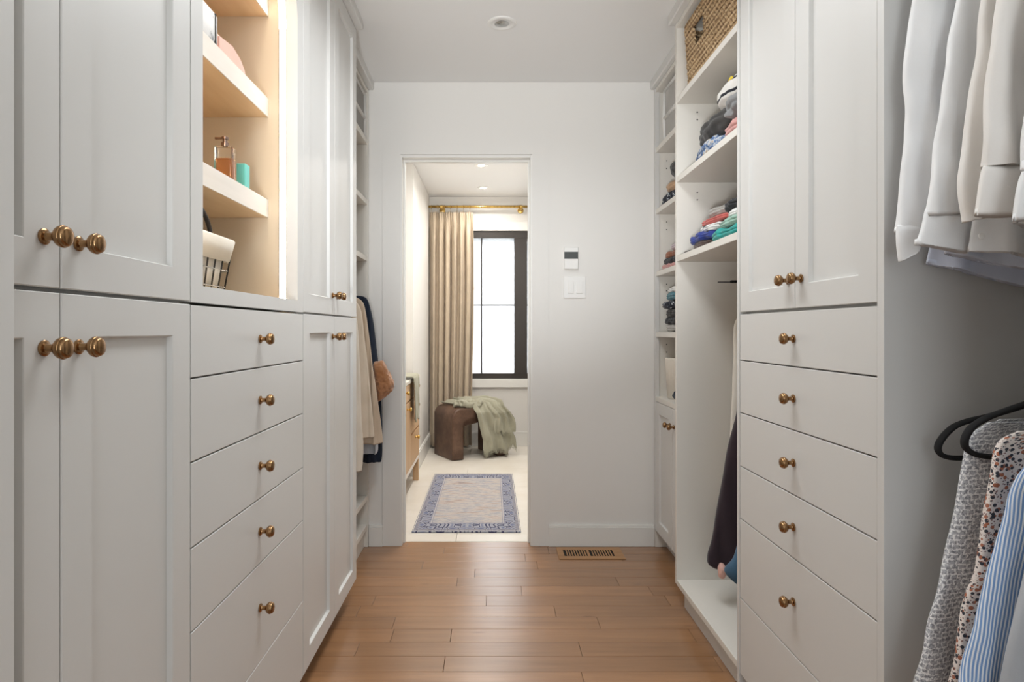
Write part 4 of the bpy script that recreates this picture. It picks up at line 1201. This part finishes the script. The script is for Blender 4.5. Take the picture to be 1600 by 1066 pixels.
o, tips = drape('cloth', [(.36, topz+.0), (.30, topz), (.18, topz), (.06, topz), (.02, topz-.008), (-.006, topz-.04), (-.012, .30), (-.02, .18), (-.03, .07)],
      lambda t: .30-.10*math.sin(min(1, t*1.2)*PI)*.5+.02*t, FAB['sage'], None, None, lambda t: .20+.26*min(1, t*1.15)-.02*t, .018, .02, parent=th_)
bm = nb(); rn = random.Random(3)
for i in range(0, len(tips)-1):
    for f in (0, .5):
        p = tips[i].lerp(tips[i+1], f); L = min(.035, max(.012, p.z-.006))
        tube(bm, [p+Vector((0, -.003, .003)), p+Vector((rn.uniform(-.004, .004), -.005, -L*.5)), p+Vector((rn.uniform(-.008, .008), -.004, -L))], [.002, .0016, .0008], 4)
fr_ = finish('fringe', bm, FAB['sage'], th_); fr_['kind'] = 'stuff'
# gathered roll on the top left
lm_ = lump('gathered_fold', tuple(W(.20, .08, H_+.028)), (.13, .07, .032), FAB['sage'], 81, th_, e=2.4, crease=.03, freq=16, yaw=ang-.1)
# second layer falling to the right with its own diagonal fringe
o2, tips2 = drape('upper_layer', [(.33, topz+.012), (.20, topz+.020), (.06, topz+.016), (.012, topz), (-.022, topz-.05), (-.032, .33), (-.038, .22)],
      lambda t: .16+.05*t, FAB['sage'], None, None, lambda t: .24+.24*min(1, t*1.3), .02, .025, parent=th_, seed=8, nacross=30)
bm = nb()
for i in range(0, len(tips2)-1):
    p = tips2[i]; tube(bm, [p+Vector((0, 0, .003)), p+Vector((rn.uniform(-.004, .004), -.003, -.012)), p+Vector((rn.uniform(-.006, .006), -.004, -.026))], [.002, .0016, .0008], 4)
f2_ = finish('fringe', bm, FAB['sage'], th_); f2_['kind'] = 'stuff'

# curtain with pinch pleats, on rings
RY = 6.17; RZ = CZ+(516-323)*RY/F
rod = thing('curtain_rod', (-.1, RY, RZ), 'brass curtain rod above the bathroom window', 'curtain rod')
bm = nb(); tube(bm, [(-.606, RY, RZ), (P(824, 0, RY).x, RY, RZ)], .0125, 14); finish('rod', bm, M['gold'], rod, True)
for px in (690, 814):
    x = P(px, 0, RY).x
    bm = nb(); tube(bm, [(x, BY-.003, RZ-.02), (x, RY+.01, RZ-.02), (x, RY-.004, RZ-.016)], .008, 8); lathe(bm, [(0, .03), (.004, .03), (.008, .02), (.009, .01)], (x, BY-.001, RZ-.02), 'y', 20, -1)
    lathe(bm, [(0, .016), (.022, .016)], (x-.011, RY, RZ), 'x', 16, 1)
    finish('bracket', bm, M['gold'], rod, 'auto')
ct = thing('curtain', (-.4, RY, .02), 'beige linen curtain with pinch pleats left of the bathroom window', 'curtain')
bm = nb(); nx, nz = 180, 60; G = []
x0, x1 = -.600, P(739, 0, RY).x
ztop = CZ+(516-331)*RY/F
for j in range(nz+1):
    f = j/nz; z = ztop+(.02-ztop)*f; row = []
    for i in range(nx+1):
        u = i/nx
        wv = .5*(1+math.tanh((f-.07)*26))
        x = x0+(x1-x0+.012*math.sin(f*5))*u
        y = RY+.004+(.034*math.sin(u*2*PI*6.5+.5*math.sin(f*3)+.3)+.010*math.sin(u*2*PI*15+f*2))*(.25+.75*wv)
        if f < .07: y += .008*math.sin(u*2*PI*19.5)*(1-f/.07)
        row.append(bm.verts.new((x, y, z-(.006*abs(math.sin(u*PI*6.5)) if j == 0 else 0))))
    G.append(row)
for j in range(nz):
    for i in range(nx): bm.faces.new((G[j][i], G[j][i+1], G[j+1][i+1], G[j+1][i]))
co = finish('cloth', bm, FAB['curtain'], ct, True); sm = co.modifiers.new('Solidify', 'SOLIDIFY'); sm.thickness = .003
for k in range(7):
    x = x0+.02+(x1-x0-.05)*k/6
    bm = nb(); tube(bm, [(x, RY+.019*math.cos(a), RZ-.004+.019*math.sin(a)) for a in (2*PI*q/18 for q in range(18))], .0022, 6, True)
    tube(bm, [(x, RY, RZ-.024), (x, RY, ztop-.005)], .0015, 5)
    finish('ring', bm, M['gold'], ct, True)

# vanity along the left bathroom wall
va = thing('vanity', (-.78, 4.24, 0), 'light oak vanity with gold knobs and tall legs on the bathroom left wall', 'vanity')
VX = -.55; vy0, vy1 = 3.60, 4.87
bm = nb(); box(bm, VX-.021, -1.0, vy0, vy1, .17, .775); finish('carcass', bm, M['oak'], va)
finish('countertop', bx(VX+.006, -1.0, vy0-.01, vy1+.006, .776, .80, bev=.003), plain('quartz_top', (230, 224, 212), .3), va)
for y in (vy0+.022, vy1-.024):
    for x in (VX-.024, -.97):
        finish('leg', bx(x-.02, x+.022, y-.022, y+.022, .001, .169, bev=.002), M['oak'], va)
finish('leg_panel', bx(VX, VX-.0205, vy1-.03, vy1, .17, .775, bev=.001), M['oak'], va)
finish('bottom_rail', bx(VX, VX-.0205, vy0, vy1-.031, .17, .195, bev=.001), M['maplefront'], va)
def vfront(a, b, c, d, kn, nm):
    drawer_front(va, VX, 1, a, b, c, d, kn, 'oak', nm, 'gold', .95)
vfront(3.62, 4.38, .662, .772, [(4.05, .735)], 'drawer')
vfront(3.62, 4.00, .197, .655, [(3.87, .617)], 'door')
vfront(4.00, 4.38, .197, .655, [(4.17, .617)], 'door')
vfront(4.385, 4.838, .662, .772, [(4.62, .735)], 'drawer')
vfront(4.385, 4.838, .42, .655, [(4.62, .60)], 'drawer')
vfront(4.385, 4.838, .197, .41, [(4.62, .365)], 'drawer')
# hand towel hanging over its edge
bm = nb(); G = []
pth = [(-.80, .803), (-.70, .806), (-.60, .808), (-.552, .806), (-.538, .795), (-.535, .74), (-.533, .66), (-.532, .58), (-.531, .53)]
for i in range(61):
    t = i/60*(len(pth)-1); k = min(int(t), len(pth)-2); f = t-k
    x = pth[k][0]*(1-f)+pth[k+1][0]*f; z = pth[k][1]*(1-f)+pth[k+1][1]*f; row = []
    for q in range(31):
        a = q/30; h = .006+.012*abs(math.sin(a*8+i*.02))+.006*noise.noise(Vector((a*6, i*.1, 2)))
        y = 4.30+.30*a*(1-.25*i/60)+.03*i/60
        row.append(bm.verts.new((x+(h if k >= 3 else 0), y, z+(h if k < 4 else -.05*abs(a-.4) if i > 50 else 0))))
    G.append(row)
for A, B in zip(G, G[1:]):
    for q in range(30): bm.faces.new((A[q], A[q+1], B[q+1], B[q]))
tw = tag(finish('hand_towel', bm, FAB['sage'], None, True), 'sage hand towel hanging over the front of the oak vanity', 'towel')
sm = tw.modifiers.new('Solidify', 'SOLIDIFY'); sm.thickness = .005; sm.offset = 1
